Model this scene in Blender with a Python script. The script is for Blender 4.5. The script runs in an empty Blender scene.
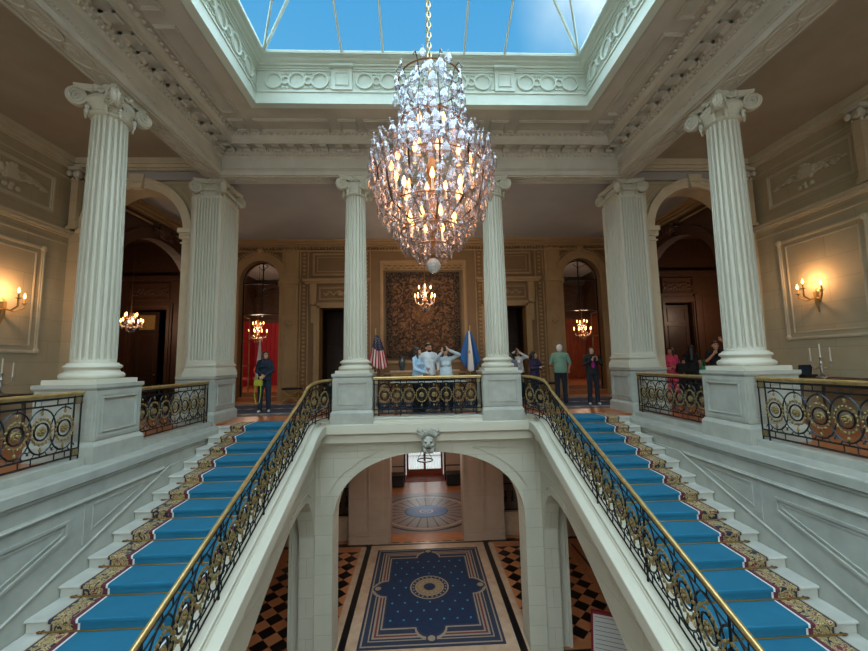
import bpy, math, random
from mathutils import Vector, Matrix
PI = math.pi
SC = bpy.context.scene
COL = SC.collection
rnd = random.Random(7)

# ------------------------------------------------------------------ helpers
class MB:
    def __init__(s): s.v = []; s.f = []; s.m = []; s.cm = 0
    def add(s, vs, fs):
        b = len(s.v); s.v += [tuple(v) for v in vs]
        for f in fs: s.f.append(tuple(i + b for i in f)); s.m.append(s.cm)
        return s
    def mat(s, i): s.cm = i; return s
    def box(s, x0, x1, y0, y1, z0, z1):
        x0, x1 = min(x0, x1), max(x0, x1); y0, y1 = min(y0, y1), max(y0, y1); z0, z1 = min(z0, z1), max(z0, z1)
        return s.add([(x0,y0,z0),(x1,y0,z0),(x1,y1,z0),(x0,y1,z0),(x0,y0,z1),(x1,y0,z1),(x1,y1,z1),(x0,y1,z1)],
                     [(0,3,2,1),(4,5,6,7),(0,1,5,4),(1,2,6,5),(2,3,7,6),(3,0,4,7)])
    def obox(s, c, ax, ay, az):   # oriented box: centre, half axes
        c = Vector(c); ax = Vector(ax); ay = Vector(ay); az = Vector(az)
        vs = [c + a*ax + b*ay + d*az for d in (-1,1) for (a,b) in ((-1,-1),(1,-1),(1,1),(-1,1))]
        return s.add(vs, [(0,3,2,1),(4,5,6,7),(0,1,5,4),(1,2,6,5),(2,3,7,6),(3,0,4,7)])
    def ring(s, rings, closed=False, cap=True):   # rings: list of equal-length point loops
        n = len(rings[0]); vs = [p for r in rings for p in r]; fs = []
        k = len(rings)
        for i in range(k if closed else k-1):
            a, b = i*n, ((i+1) % k)*n
            for j in range(n):
                j2 = (j+1) % n
                fs.append((a+j, a+j2, b+j2, b+j))
        if cap and not closed:
            fs.append(tuple(range(n))[::-1]); fs.append(tuple((k-1)*n + j for j in range(n)))
        return s.add(vs, fs)
    def lathe(s, prof, c=(0,0,0), n=24, cap=True):  # prof [(r,z)]
        return s.ring([[(c[0]+r*math.cos(2*PI*j/n), c[1]+r*math.sin(2*PI*j/n), c[2]+z) for j in range(n)] for r, z in prof], cap=cap)
    def tube(s, pts, r, n=6, closed=False, flat=1.0, up=None):
        pts = [Vector(p) for p in pts]; k = len(pts); rings = []
        pn = None
        for i, p in enumerate(pts):
            if closed: t = pts[(i+1) % k] - pts[i-1]
            else: t = pts[min(i+1, k-1)] - pts[max(i-1, 0)]
            if t.length < 1e-9: t = Vector((0,0,1))
            t.normalize()
            if pn is None:
                a = Vector(up) if up else (Vector((0,0,1)) if abs(t.z) < .9 else Vector((0,1,0)))
                pn = (a - t*a.dot(t)).normalized()
            else:
                q = pn - t*pn.dot(t)
                pn = q.normalized() if q.length > 1e-6 else pn
            b = t.cross(pn)
            rr = r(i/(k-1 if k > 1 else 1)) if callable(r) else r
            rings.append([p + pn*rr*math.cos(2*PI*j/n) + b*rr*flat*math.sin(2*PI*j/n) for j in range(n)])
        return s.ring(rings, closed=closed)
    def ball(s, c, r, n=10, m=6, R=None):   # ellipsoid, r scalar or triple, optional rotation matrix
        if not isinstance(r, (tuple, list)): r = (r, r, r)
        rings = []
        for i in range(1, m):
            th = PI*i/m
            rings.append([(r[0]*math.sin(th)*math.cos(2*PI*j/n), r[1]*math.sin(th)*math.sin(2*PI*j/n), -r[2]*math.cos(th)) for j in range(n)])
        vs = [(0,0,-r[2])] + [p for q in rings for p in q] + [(0,0,r[2])]
        fs = [(0, 1+(j+1) % n, 1+j) for j in range(n)]
        for i in range(m-2):
            a = 1+i*n; b = a+n
            fs += [(a+j, a+(j+1) % n, b+(j+1) % n, b+j) for j in range(n)]
        a = 1+(m-2)*n; t = len(vs)-1
        fs += [(a+j, a+(j+1) % n, t) for j in range(n)]
        c = Vector(c)
        vs = [(R @ Vector(p) if R else Vector(p)) + c for p in vs]
        return s.add(vs, fs)
    def caps(s, p, q, r1, r2, n=12, flat=1.0):   # tapered capsule
        p = Vector(p); q = Vector(q); d = (q-p); L = d.length or 1e-6; d = d/L
        pts = []; rad = []
        for a in (0.15, .5, .8, 1): pts.append(p - d*r1*math.cos(a*PI/2)); rad.append(r1*math.sin(a*PI/2))
        for a in (1, .8, .5, .15): pts.append(q + d*r2*math.cos(a*PI/2)); rad.append(r2*math.sin(a*PI/2))
        u = Vector((0,0,1)) if abs(d.z) < .8 else Vector((0,1,0))
        pn = (u-d*u.dot(d)).normalized(); b = d.cross(pn)
        return s.ring([[c + pn*r*math.cos(2*PI*j/n) + b*r*flat*math.sin(2*PI*j/n) for j in range(n)] for c, r in zip(pts, rad)])
    def sweep(s, path, prof, closed=False, closeprof=True, cap=True):  # horizontal mitred sweep; path [(x,y)], prof [(d,z)], d to the left
        k = len(path); rings = []
        for i in range(k):
            p = Vector(path[i])
            a = Vector(path[i-1]) if (i > 0 or closed) else None
            b = Vector(path[(i+1) % k]) if (i < k-1 or closed) else None
            d1 = (p-a).normalized() if a is not None else None
            d2 = (b-p).normalized() if b is not None else None
            if d1 is None: d1 = d2
            if d2 is None: d2 = d1
            n1 = Vector((-d1.y, d1.x)); n2 = Vector((-d2.y, d2.x))
            m = (n1+n2); m = m/max(m.dot(n1), 1e-3) if m.length > 1e-6 else n1
            rings.append([(p.x+m.x*d, p.y+m.y*d, z) for d, z in prof])
        n = len(prof); vs = [q for r in rings for q in r]; fs = []
        for i in range(k if closed else k-1):
            A, B = i*n, ((i+1) % k)*n
            for j in range(n if closeprof else n-1):
                j2 = (j+1) % n
                fs.append((A+j, A+j2, B+j2, B+j))
        if closeprof and cap and not closed: fs.append(tuple(range(n))[::-1]); fs.append(tuple((k-1)*n+j for j in range(n)))
        return s.add(vs, fs)
    def prism(s, poly, M, w0, w1):  # poly [(u,v)], M(u,v,w)->xyz
        n = len(poly)
        vs = [M(u, v, w0) for u, v in poly] + [M(u, v, w1) for u, v in poly]
        return s.add(vs, [tuple(range(n))[::-1], tuple(range(n, 2*n))] + [(j, (j+1) % n, n+(j+1) % n, n+j) for j in range(n)])
    def strip(s, us, lo, hi, M, w0, w1):  # wall between lo(u) and hi(u), with thickness
        for i in range(len(us)-1):
            a, b = us[i], us[i+1]
            s.prism([(a, lo[i]), (b, lo[i+1]), (b, hi[i+1]), (a, hi[i])], M, w0, w1)
        return s
    def frame(s, u0, u1, v0, v1, M, w0, w1, t):  # raised rectangular frame of width t, bevelled look by two steps
        for (a, b, h) in ((0, t, 1.0), (t*.35, t*.65, 1.5)):
            W = w0+(w1-w0)*h
            s.prism([(u0+a, v0+a), (u1-a, v0+a), (u1-a, v0+b), (u0+a, v0+b)], M, w0, W)
            s.prism([(u0+a, v1-b), (u1-a, v1-b), (u1-a, v1-a), (u0+a, v1-a)], M, w0, W)
            s.prism([(u0+a, v0+b), (u0+b, v0+b), (u0+b, v1-b), (u0+a, v1-b)], M, w0, W)
            s.prism([(u1-b, v0+b), (u1-a, v0+b), (u1-a, v1-b), (u1-b, v1-b)], M, w0, W)
        return s
    def pframe(s, poly, M, w0, w1, t):   # frame around a convex polygon
        n = len(poly); c = Vector((sum(p[0] for p in poly)/n, sum(p[1] for p in poly)/n))
        inn = []
        for i in range(n):
            p = Vector(poly[i]); a = (p-Vector(poly[i-1])).normalized(); b = (Vector(poly[(i+1) % n])-p).normalized()
            n1 = Vector((-a.y, a.x)); n2 = Vector((-b.y, b.x))
            if n1.dot(c-p) < 0: n1 = -n1
            if n2.dot(c-p) < 0: n2 = -n2
            m = n1+n2; m = m/max(m.dot(n1), .2); inn.append(p+m*t)
        for i in range(n):
            j = (i+1) % n
            s.prism([tuple(poly[i]), tuple(poly[j]), tuple(inn[j]), tuple(inn[i])], M, w0, w1)
        return s
    def build(s, name, mats, parent=None, smooth=False, world=False, mods=None):
        me = bpy.data.meshes.new(name)
        vs = s.v
        if world and parent is not None:
            L = parent.matrix_basis.translation
            if parent.parent is not None: L = L + parent.parent.matrix_basis.translation
            vs = [(v[0]-L.x, v[1]-L.y, v[2]-L.z) for v in vs]
        me.from_pydata(vs, [], s.f)
        if not isinstance(mats, (list, tuple)): mats = [mats]
        for m in mats: me.materials.append(m)
        if len(mats) > 1: me.polygons.foreach_set('material_index', s.m)
        if smooth: me.polygons.foreach_set('use_smooth', [True]*len(me.polygons))
        me.validate(); me.update()
        fixn(me)
        o = bpy.data.objects.new(name, me); COL.objects.link(o)
        if parent is not None: o.parent = parent
        return o
import bmesh
def fixn(me):
    if len(me.polygons) > 60000: return
    bm = bmesh.new(); bm.from_mesh(me); bmesh.ops.recalc_face_normals(bm, faces=bm.faces); bm.to_mesh(me); bm.free()
def tag(o, label=None, cat=None, group=None, kind=None):
    if label: o['label'] = label
    if cat: o['category'] = cat
    if group: o['group'] = group
    if kind: o['kind'] = kind
    return o
def thing(name, label, cat, loc=(0,0,0), rz=0, group=None):
    o = bpy.data.objects.new(name, None); COL.objects.link(o)
    o.empty_display_size = .1; o.location = loc; o.rotation_euler = (0,0,rz)
    return tag(o, label, cat, group)
def struct(name, mb, m, label, cat, **k):
    return tag(mb.build(name, m, **k), label, cat, None, 'structure')
def copy_tree(o, parent=None):
    c = o.copy(); COL.objects.link(c)
    if parent is not None: c.parent = parent
    for ch in [x for x in KIDS(o)]: copy_tree(ch, c)
    return c
def KIDS(o): return [x for x in COL.objects if x.parent == o]
def sm(mb_obj):  # autosmooth-like by angle
    me = mb_obj.data
    try: me.set_sharp_from_angle(angle=math.radians(40)); me.polygons.foreach_set('use_smooth', [True]*len(me.polygons))
    except Exception: pass
    return mb_obj
XZ = lambda Y, s=-1: (lambda u, v, w: (u, Y + s*w, v))      # wall facing -Y (w grows toward camera)
def YZ(X, s): return lambda u, v, w: (X + s*w, u, v)         # wall plane X, w grows in s direction
def XY(Z, s): return lambda u, v, w: (u, v, Z + s*w)
def lerp(a, b, t): return a + (b-a)*t

# ------------------------------------------------------------------ materials
def lin(c):
    if isinstance(c, str): c = [int(c[i:i+2], 16)/255 for i in (0, 2, 4)]
    return [x/12.92 if x <= .04045 else ((x+.055)/1.055)**2.4 for x in c] + [1]
def mat(name, c, rough=.6, metal=0, c2=None, ns=6, amt=.5, bump=0, bs=30, emit=0, spec=None, coat=0, trans=0, ior=None, alpha=None, bdist=.01):
    m = bpy.data.materials.new(name); m.use_nodes = True; nt = m.node_tree; N = nt.nodes; L = nt.links
    p = N['Principled BSDF']; p.inputs['Roughness'].default_value = rough; p.inputs['Metallic'].default_value = metal
    c = lin(c); p.inputs['Base Color'].default_value = c
    tc = N.new('ShaderNodeTexCoord')
    if c2 is not None:
        no = N.new('ShaderNodeTexNoise'); no.inputs['Scale'].default_value = ns; no.inputs['Detail'].default_value = 4
        L.new(tc.outputs['Object'], no.inputs['Vector'])
        r = N.new('ShaderNodeValToRGB'); r.color_ramp.elements[0].position = .5-amt*.4; r.color_ramp.elements[1].position = .5+amt*.4
        r.color_ramp.elements[0].color = c; r.color_ramp.elements[1].color = lin(c2)
        L.new(no.outputs['Fac'], r.inputs['Fac']); L.new(r.outputs['Color'], p.inputs['Base Color'])
    if bump:
        nb = N.new('ShaderNodeTexNoise'); nb.inputs['Scale'].default_value = bs; nb.inputs['Detail'].default_value = 3
        L.new(tc.outputs['Object'], nb.inputs['Vector'])
        b = N.new('ShaderNodeBump'); b.inputs['Strength'].default_value = bump; b.inputs['Distance'].default_value = bdist
        L.new(nb.outputs['Fac'], b.inputs['Height']); L.new(b.outputs['Normal'], p.inputs['Normal'])
    if emit: p.inputs['Emission Color'].default_value = c; p.inputs['Emission Strength'].default_value = emit
    if coat: p.inputs['Coat Weight'].default_value = coat
    if trans: p.inputs['Transmission Weight'].default_value = trans
    if ior: p.inputs['IOR'].default_value = ior
    return m
def stone_mat(name, c, c2, bw=1.1, bh=.42, joint='6d6a60', rough=.75, axis='XZ'):
    m = mat(name, c, rough, c2=c2, ns=2.5, amt=.9)
    nt = m.node_tree; N = nt.nodes; L = nt.links; p = N['Principled BSDF']
    src = p.inputs['Base Color'].links[0].from_socket
    tc = [n for n in N if n.type == 'TEX_COORD'][0]
    g = N.new('ShaderNodeNewGeometry'); sx = N.new('ShaderNodeSeparateXYZ'); L.new(g.outputs['Position'], sx.inputs[0])
    nz = N.new('ShaderNodeSeparateXYZ'); L.new(g.outputs['True Normal'], nz.inputs[0])
    ab = N.new('ShaderNodeMath'); ab.operation = 'ABSOLUTE'; L.new(nz.outputs['X'], ab.inputs[0])
    gt = N.new('ShaderNodeMath'); gt.operation = 'GREATER_THAN'; L.new(ab.outputs[0], gt.inputs[0]); gt.inputs[1].default_value = .7
    mx = N.new('ShaderNodeMix'); mx.data_type = 'FLOAT'; L.new(gt.outputs[0], mx.inputs[0]); L.new(sx.outputs['X'], mx.inputs[2]); L.new(sx.outputs['Y'], mx.inputs[3])
    cb = N.new('ShaderNodeCombineXYZ'); L.new(mx.outputs[0], cb.inputs['X']); L.new(sx.outputs['Z'], cb.inputs['Y'])
    br = N.new('ShaderNodeTexBrick'); br.inputs['Scale'].default_value = 1; br.inputs['Brick Width'].default_value = bw; br.inputs['Row Height'].default_value = bh
    br.inputs['Mortar Size'].default_value = .004; br.inputs['Mortar Smooth'].default_value = .3
    br.inputs['Color1'].default_value = (1,1,1,1); br.inputs['Color2'].default_value = (.93,.93,.93,1); br.inputs['Mortar'].default_value = (.62,.6,.56,1)
    L.new(cb.outputs[0], br.inputs['Vector'])
    mm = N.new('ShaderNodeMix'); mm.data_type = 'RGBA'; mm.blend_type = 'MULTIPLY'; mm.inputs[0].default_value = 1
    L.new(src, mm.inputs[6]); L.new(br.outputs['Color'], mm.inputs[7]); L.new(mm.outputs[2], p.inputs['Base Color'])
    return m
M = {}
M['stone'] = stone_mat('pale_stone', 'bebcac', 'b0ae9c')
M['stonep'] = mat('plain_pale_stone', 'c0beae', .65, c2='b8b6a5', ns=1.5, amt=.9)
M['marble'] = mat('grey_veined_marble', 'a8aaa0', .45, c2='92958c', ns=5, amt=.7, bump=.05)
M['tread'] = mat('pale_tread_marble', 'bcbdb4', .4, c2='a6a8a0', ns=5, amt=.7)
M['plaster'] = mat('ornamental_plaster', 'bdb8ab', .8, c2='ada89a', ns=3, amt=.8)
M['plasterd'] = mat('side_ceiling_plaster', 'a39a8a', .85, c2='978d7b', ns=2, amt=.8, bump=.2, bs=120)
M['sidewall'] = stone_mat('warm_sidewall_stone', 'b9aa8c', 'ab9b7c', 1.3, .5)
M['curb'] = mat('skylight_curb_white', 'cbd6ca', .6, c2='bfccc0', ns=4, amt=.8, bump=.1)
M['sidetrim'] = mat('sidewall_moulding_lit', 'c9bfa6', .7, c2='b8ad93', ns=4, amt=.8)  # lighter copy of the wall stone, light on raised relief put into the colour
M['gceil'] = mat('gallery_ceiling_grey', 'a09e9c', .85, c2='969492', ns=1.5, amt=.8)
M['panel'] = mat('ochre_panelling', 'a1815a', .5, c2='8f714b', ns=3, amt=.8, bump=.05)
M['panelshade'] = mat('ochre_panelling_shaded', '785a34', .5, c2='6c502d', ns=3, amt=.8)  # darker copy of the ochre, shade of recessed fields put into the colour
M['gilt'] = mat('aged_gilding', 'b08a50', .4, .3, c2='97733f', ns=20)
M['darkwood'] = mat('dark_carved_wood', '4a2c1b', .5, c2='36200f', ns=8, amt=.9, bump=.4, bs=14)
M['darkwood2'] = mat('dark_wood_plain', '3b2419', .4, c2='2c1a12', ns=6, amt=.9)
M['red'] = mat('crimson_drapery', 'a30f24', .7, c2='820a1c', ns=3, amt=.9)
M['rust'] = mat('rust_drapery', '8a3b1c', .7, c2='6e2d14', ns=3, amt=.9)
M['parq'] = mat('parquet_floor', 'a4633a', .3, c2='8c4f2c', ns=9, amt=.9)
M['navy'] = mat('navy_wool', '20273a', .95, c2='2b3348', ns=40, amt=.9)
M['cream'] = mat('cream_wool', '9d8f7c', .95, c2='7f705e', ns=40, amt=.9)
M['maroon'] = mat('maroon_wool', '6b2b30', .95)
M['iron'] = mat('dark_iron', '1f272c', .35, .7)
M['goldp'] = mat('gold_ornament', '9f8c5e', .45, .6, c2='6b5a38', ns=60, amt=.8, bump=.5, bs=90)
M['brass'] = mat('polished_brass', 'c9b078', .3, .7, c2='b0955c', ns=12)
M['brassrod'] = mat('brass_stair_rod', 'a8844c', .35, .85)
M['black'] = mat('black_plastic', '101113', .4)
M['blackc'] = mat('black_cloth', '15161a', .9)
M['navyc'] = mat('navy_cloth', '152536', .85)
M['jeans'] = mat('dark_trousers', '181c26', .9)
M['ltblue'] = mat('light_blue_shirt', 'a9c3d6', .9, c2='93b2c9', ns=9)
M['whitec'] = mat('white_shirt', 'd5d9da', .9, c2='b9c0c4', ns=9)
M['pale'] = mat('pale_grey_blouse', 'b9c6cb', .9, c2='a5b3ba', ns=9)
M['green'] = mat('sage_green_polo', '6f8f7a', .9)
M['purple'] = mat('dark_purple_cardigan', '2c2240', .9)
M['magenta'] = mat('magenta_top', 'a5217c', .9)
M['pink'] = mat('coral_pink_top', 'd2486f', .9)
M['greyc'] = mat('grey_jacket', '6e727c', .9)
M['skin'] = mat('skin', 'c39274', .55)
M['skin2'] = mat('skin_warm', 'b07c5c', .55)
M['lips'] = mat('lips', '99504a', .5)
M['hairb'] = mat('black_hair', '14100f', .5)
M['hairbr'] = mat('brown_hair', '2d1c15', .5)
M['hairg'] = mat('white_hair', 'c9c5c2', .7)
M['shoew'] = mat('white_shoes', 'd0cfcc', .6)
M['limeb'] = mat('lime_leather', 'a9b23a', .4)
M['greenb'] = mat('green_bag_cloth', '1c8f63', .8)
M['orange'] = mat('orange_cloth', 'e0832a', .8)
M['candle'] = mat('ivory_candle', 'd8d4c6', .5)
M['silver'] = mat('tarnished_silver', 'a9a79f', .3, .9)
M['porc'] = mat('grey_blue_porcelain', '4d5a5c', .25, c2='374245', ns=14)
M['chairred'] = mat('salmon_upholstery', 'c25440', .8)
M['flagr'] = mat('flag_red', 'a82436', .8); M['flagw'] = mat('flag_white', 'd9d6d2', .8); M['flagb'] = mat('flag_navy', '2c3350', .8)
M['arb'] = mat('flag_blue', '285c98', .8); M['sun'] = mat('flag_sun_gold', 'c79a3c', .7)
M['bulb'] = mat('glowing_bulb', 'ffab58', .5, emit=9)
M['flame'] = mat('glowing_candle_bulb', 'ffb060', .5, emit=9)
M['tan'] = mat('tan_bronze', '6e4c2a', .4, .5)
M['rubywood'] = mat('red_frame', '7d1728', .4)
M['paper'] = mat('white_board', 'c9cbc8', .6)
M['glassw'] = None
def glassy(name, tint, rough=.0, mixf=.12, gl=(1,1,1,1)):
    m = bpy.data.materials.new(name); m.use_nodes = True; nt = m.node_tree; N = nt.nodes; L = nt.links; N.clear()
    o = N.new('ShaderNodeOutputMaterial'); t = N.new('ShaderNodeBsdfTransparent'); t.inputs[0].default_value = tint
    g = N.new('ShaderNodeBsdfGlossy'); g.inputs['Roughness'].default_value = rough; g.inputs['Color'].default_value = gl
    fr = N.new('ShaderNodeLayerWeight'); fr.inputs['Blend'].default_value = mixf
    x = N.new('ShaderNodeMixShader'); L.new(fr.outputs['Fresnel'], x.inputs[0]); L.new(t.outputs[0], x.inputs[1]); L.new(g.outputs[0], x.inputs[2]); L.new(x.outputs[0], o.inputs[0])
    return m
M['pane'] = glassy('skylight_glass', (.86,.93,.97,1), .05, .1)
M['pane2'] = glassy('window_glass', (.9,.9,.9,1), .02, .3)
def crystal():
    m = bpy.data.materials.new('cut_crystal'); m.use_nodes = True; nt = m.node_tree; N = nt.nodes; L = nt.links; N.clear()
    o = N.new('ShaderNodeOutputMaterial'); t = N.new('ShaderNodeBsdfTransparent'); t.inputs[0].default_value = (.93,.92,.93,1)
    g = N.new('ShaderNodeBsdfGlossy'); g.inputs['Roughness'].default_value = .08; g.inputs['Color'].default_value = (.44,.45,.49,1)
    d = N.new('ShaderNodeBsdfTranslucent'); d.inputs[0].default_value = (.95,.9,.92,1)
    lw = N.new('ShaderNodeLayerWeight'); lw.inputs['Blend'].default_value = .5
    x = N.new('ShaderNodeMixShader'); L.new(lw.outputs['Facing'], x.inputs[0]); L.new(t.outputs[0], x.inputs[1]); L.new(g.outputs[0], x.inputs[2])
    y = N.new('ShaderNodeMixShader'); y.inputs[0].default_value = .03; L.new(x.outputs[0], y.inputs[1]); L.new(d.outputs[0], y.inputs[2]); L.new(y.outputs[0], o.inputs[0])
    return m
M['crystal'] = crystal(); M['ball'] = mat('cut_glass_ball', 'd6d6d4', .15, c2='a9abaa', ns=60, trans=.35)
def node_mat(name, rough=.8):
    m = bpy.data.materials.new(name); m.use_nodes = True; nt = m.node_tree
    p = nt.nodes['Principled BSDF']; p.inputs['Roughness'].default_value = rough
    return m, nt, nt.nodes, nt.links, p
def mth(N, L, op, a, b=None, c=None):
    n = N.new('ShaderNodeMath'); n.operation = op
    for i, x in enumerate((a, b, c)):
        if x is None: continue
        if isinstance(x, (int, float)): n.inputs[i].default_value = x
        else: L.new(x, n.inputs[i])
    return n.outputs[0]
def cmix(N, L, f, a, b):
    n = N.new('ShaderNodeMix'); n.data_type = 'RGBA'
    if isinstance(f, (int, float)): n.inputs[0].default_value = f
    else: L.new(f, n.inputs[0])
    for i, x in ((6, a), (7, b)):
        if isinstance(x, (list, tuple)): n.inputs[i].default_value = x
        else: L.new(x, n.inputs[i])
    return n.outputs[2]
# stair carpet: blue field, pale line, patterned border (object X is measured from the flight's centre)
def carpet_mat():
    m, nt, N, L, p = node_mat('stair_carpet_wool', .95)
    tc = N.new('ShaderNodeTexCoord'); sx = N.new('ShaderNodeSeparateXYZ'); L.new(tc.outputs['Object'], sx.inputs[0])
    ax = mth(N, L, 'ABSOLUTE', sx.outputs['X'])
    no = N.new('ShaderNodeTexNoise'); no.inputs['Scale'].default_value = 2.5; L.new(tc.outputs['Object'], no.inputs['Vector'])
    blue = cmix(N, L, no.outputs['Fac'], lin('0b5a78'), lin('156a88'))
    # scrolling leaf border
    n2 = N.new('ShaderNodeTexNoise'); n2.inputs['Scale'].default_value = 9; n2.inputs['Detail'].default_value = 2; n2.inputs['Distortion'].default_value = 1.6; L.new(tc.outputs['Object'], n2.inputs['Vector'])
    r = N.new('ShaderNodeValToRGB'); r.color_ramp.interpolation = 'CONSTANT'; e = r.color_ramp.elements
    e[0].position = 0; e[0].color = lin('1a2233'); e[1].position = .41; e[1].color = lin('9a8759')
    for pos, c in ((.5, '2a2f45'), (.53, 'b3a06e'), (.6, '6a2536'), (.66, 'a4916a')):
        q = e.new(pos); q.color = lin(c)
    L.new(n2.outputs['Fac'], r.inputs['Fac'])
    edge = mth(N, L, 'GREATER_THAN', ax, .84); edge2 = mth(N, L, 'LESS_THAN', ax, .62)
    c = cmix(N, L, edge, r.outputs['Color'], lin('232c42'))
    s = mth(N, L, 'GREATER_THAN', ax, .865); c = cmix(N, L, s, c, lin('a9987a'))
    c = cmix(N, L, edge2, c, lin('5c2233'))
    w = mth(N, L, 'LESS_THAN', ax, .565); c = cmix(N, L, w, c, lin('c9cfcb'))
    b = mth(N, L, 'LESS_THAN', ax, .54); c = cmix(N, L, b, c, blue)
    L.new(c, p.inputs['Base Color'])
    nb = N.new('ShaderNodeTexNoise'); nb.inputs['Scale'].default_value = 220; L.new(tc.outputs['Object'], nb.inputs['Vector'])
    bp = N.new('ShaderNodeBump'); bp.inputs['Strength'].default_value = .4; bp.inputs['Distance'].default_value = .006; L.new(nb.outputs['Fac'], bp.inputs['Height']); L.new(bp.outputs[0], p.inputs['Normal'])
    return m
M['carpet'] = carpet_mat()
def tile_mat():
    m, nt, N, L, p = node_mat('checker_marble', .3)
    tc = N.new('ShaderNodeTexCoord'); mp = N.new('ShaderNodeMapping'); mp.inputs['Rotation'].default_value = (0,0,PI/4); L.new(tc.outputs['Object'], mp.inputs[0])
    ch = N.new('ShaderNodeTexChecker'); ch.inputs['Scale'].default_value = 3.0; L.new(mp.outputs[0], ch.inputs['Vector'])
    no = N.new('ShaderNodeTexNoise'); no.inputs['Scale'].default_value = 3; L.new(tc.outputs['Object'], no.inputs['Vector'])
    o = cmix(N, L, no.outputs['Fac'], lin('a86a42'), lin('c2835a'))
    L.new(cmix(N, L, ch.outputs['Fac'], lin('0d0e10'), o), p.inputs['Base Color'])
    return m
M['tile'] = tile_mat()
M['tileo'] = mat('terracotta_marble_band', 'b87a52', .3, c2='a4683f', ns=4)
M['tilec'] = mat('cream_marble_band', 'c0a68c', .3, c2='ac9076', ns=4)
M['tileb'] = mat('black_marble_band', '0e0f12', .3)
def tapestry_mat():
    m, nt, N, L, p = node_mat('woven_tapestry', .95)
    tc = N.new('ShaderNodeTexCoord'); sx = N.new('ShaderNodeSeparateXYZ'); L.new(tc.outputs['Object'], sx.inputs[0])
    no = N.new('ShaderNodeTexNoise'); no.inputs['Scale'].default_value = 4.5; no.inputs['Detail'].default_value = 3; no.inputs['Distortion'].default_value = 2.5; L.new(tc.outputs['Object'], no.inputs['Vector'])
    r = N.new('ShaderNodeValToRGB'); e = r.color_ramp.elements; e[0].position = .4; e[0].color = lin('23160f'); e[1].position = .62; e[1].color = lin('6b4e35')
    q = e.new(.5); q.color = lin('46301f'); L.new(no.outputs['Fac'], r.inputs['Fac'])
    # central cartouche
    cx = mth(N, L, 'POWER', sx.outputs['X'], 2); zz = mth(N, L, 'SUBTRACT', sx.outputs['Z'], .05); cz = mth(N, L, 'POWER', zz, 2)
    d = mth(N, L, 'SQRT', mth(N, L, 'ADD', cx, cz)); inn = mth(N, L, 'LESS_THAN', d, .42)
    c = cmix(N, L, mth(N, L, 'MULTIPLY', inn, .4), r.outputs['Color'], lin('6b4a2c'))
    # border band
    ax = mth(N, L, 'ABSOLUTE', sx.outputs['X']); az = mth(N, L, 'ABSOLUTE', sx.outputs['Z'])
    b = mth(N, L, 'MAXIMUM', mth(N, L, 'GREATER_THAN', ax, 1.18), mth(N, L, 'GREATER_THAN', az, 1.42))
    n2 = N.new('ShaderNodeTexNoise'); n2.inputs['Scale'].default_value = 9; n2.inputs['Distortion'].default_value = 2; L.new(tc.outputs['Object'], n2.inputs['Vector'])
    bb = cmix(N, L, mth(N, L, 'GREATER_THAN', n2.outputs['Fac'], .53), lin('1c1511'), lin('55402c'))
    L.new(cmix(N, L, b, c, bb), p.inputs['Base Color'])
    return m
M['tapestry'] = tapestry_mat()

# ------------------------------------------------------------------ dimensions
ZL = -5.167            # lower hall floor
RISE, RUN, Y0S = .1475, .39, 8.57
XI, XO = 2.6, 4.97     # stair between these |X|
YB = 14.2              # rear wall
SX = (-1, 1)

# ================================================================== SETTING
# upper gallery floor slabs
m = MB()
m.box(-8.95, 8.95, 9.55, YB, -.4, 0); m.box(-2.45, 2.45, 8.95, 9.56, -.4, -.002)
m.box(-4.66, -2.45, 8.575, 9.56, -.3, 0); m.box(2.45, 4.66, 8.575, 9.56, -.3, 0); m.box(-4.98, -4.6, 9.0, 9.56, -.3, -.001); m.box(4.6, 4.98, 9.0, 9.56, -.3, -.001)
m.box(-8.95, -5.3, -3, 9.56, -.4, -.001); m.box(5.3, 8.95, -3, 9.56, -.4, -.001); m.box(-5.4, -4.99, -3, 9.5, -.4, -.003); m.box(5.4, 4.99, -3, 9.5, -.4, -.003)
struct('floor', m, M['parq'], 'reddish parquet floor of the upper gallery behind the columns', 'floor')
# lower hall floor with bands
m = MB()
m.mat(0).box(-9, 9, -3, 14.25, ZL-.2, ZL)
e = .004
m.mat(1).box(-2.16, -1.99, -3, 14.0, ZL, ZL+e).box(1.99, 2.16, -3, 14.0, ZL, ZL+e)
m.mat(2).box(-1.99, 1.99, -3, 14.18, ZL, ZL+e*.9)
m.mat(2).box(-2.34, -2.16, -3, 13.95, ZL, ZL+e).box(2.16, 2.34, -3, 13.95, ZL, ZL+e)
m.mat(1).box(-6, 6, 14.02, 14.12, ZL, ZL+e*1.3)
m.mat(3).box(-6, -2.34, 13.65, 14.02, ZL, ZL+e).box(2.34, 6, 13.65, 14.02, ZL, ZL+e)
for s in SX:   # diagonal-side bands along the outer walls
    m.mat(3).box(s*4.75, s*5.05, 8.5, 13.65, ZL, ZL+e); m.mat(1).box(s*5.05, s*5.13, 8.5, 13.65, ZL, ZL+e); m.mat(3).box(s*5.13, s*5.5, 8.5, 13.65, ZL, ZL+e); m.mat(1).box(s*5.5, s*5.6, 8.5, 13.65, ZL, ZL+e); m.mat(2).box(s*5.6, s*9, 8.5, 13.65, ZL, ZL+e)
m.mat(3).box(-4.97, -2.9, 8.6, 9.2, ZL, ZL+e).box(4.97, 2.9, 8.6, 9.2, ZL, ZL+e); m.mat(1).box(-4.97, -2.9, 8.75, 8.9, ZL, ZL+2*e).box(4.97, 2.9, 8.75, 8.9, ZL, ZL+2*e)
struct('floor', m, [M['tile'], M['tileb'], M['tilec'], M['tileo']], 'black and terracotta chequered marble floor of the lower hall', 'floor')
m = MB(); m.box(-4.1, 4.1, 14.25, 22.5, ZL-.2, ZL)
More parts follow.
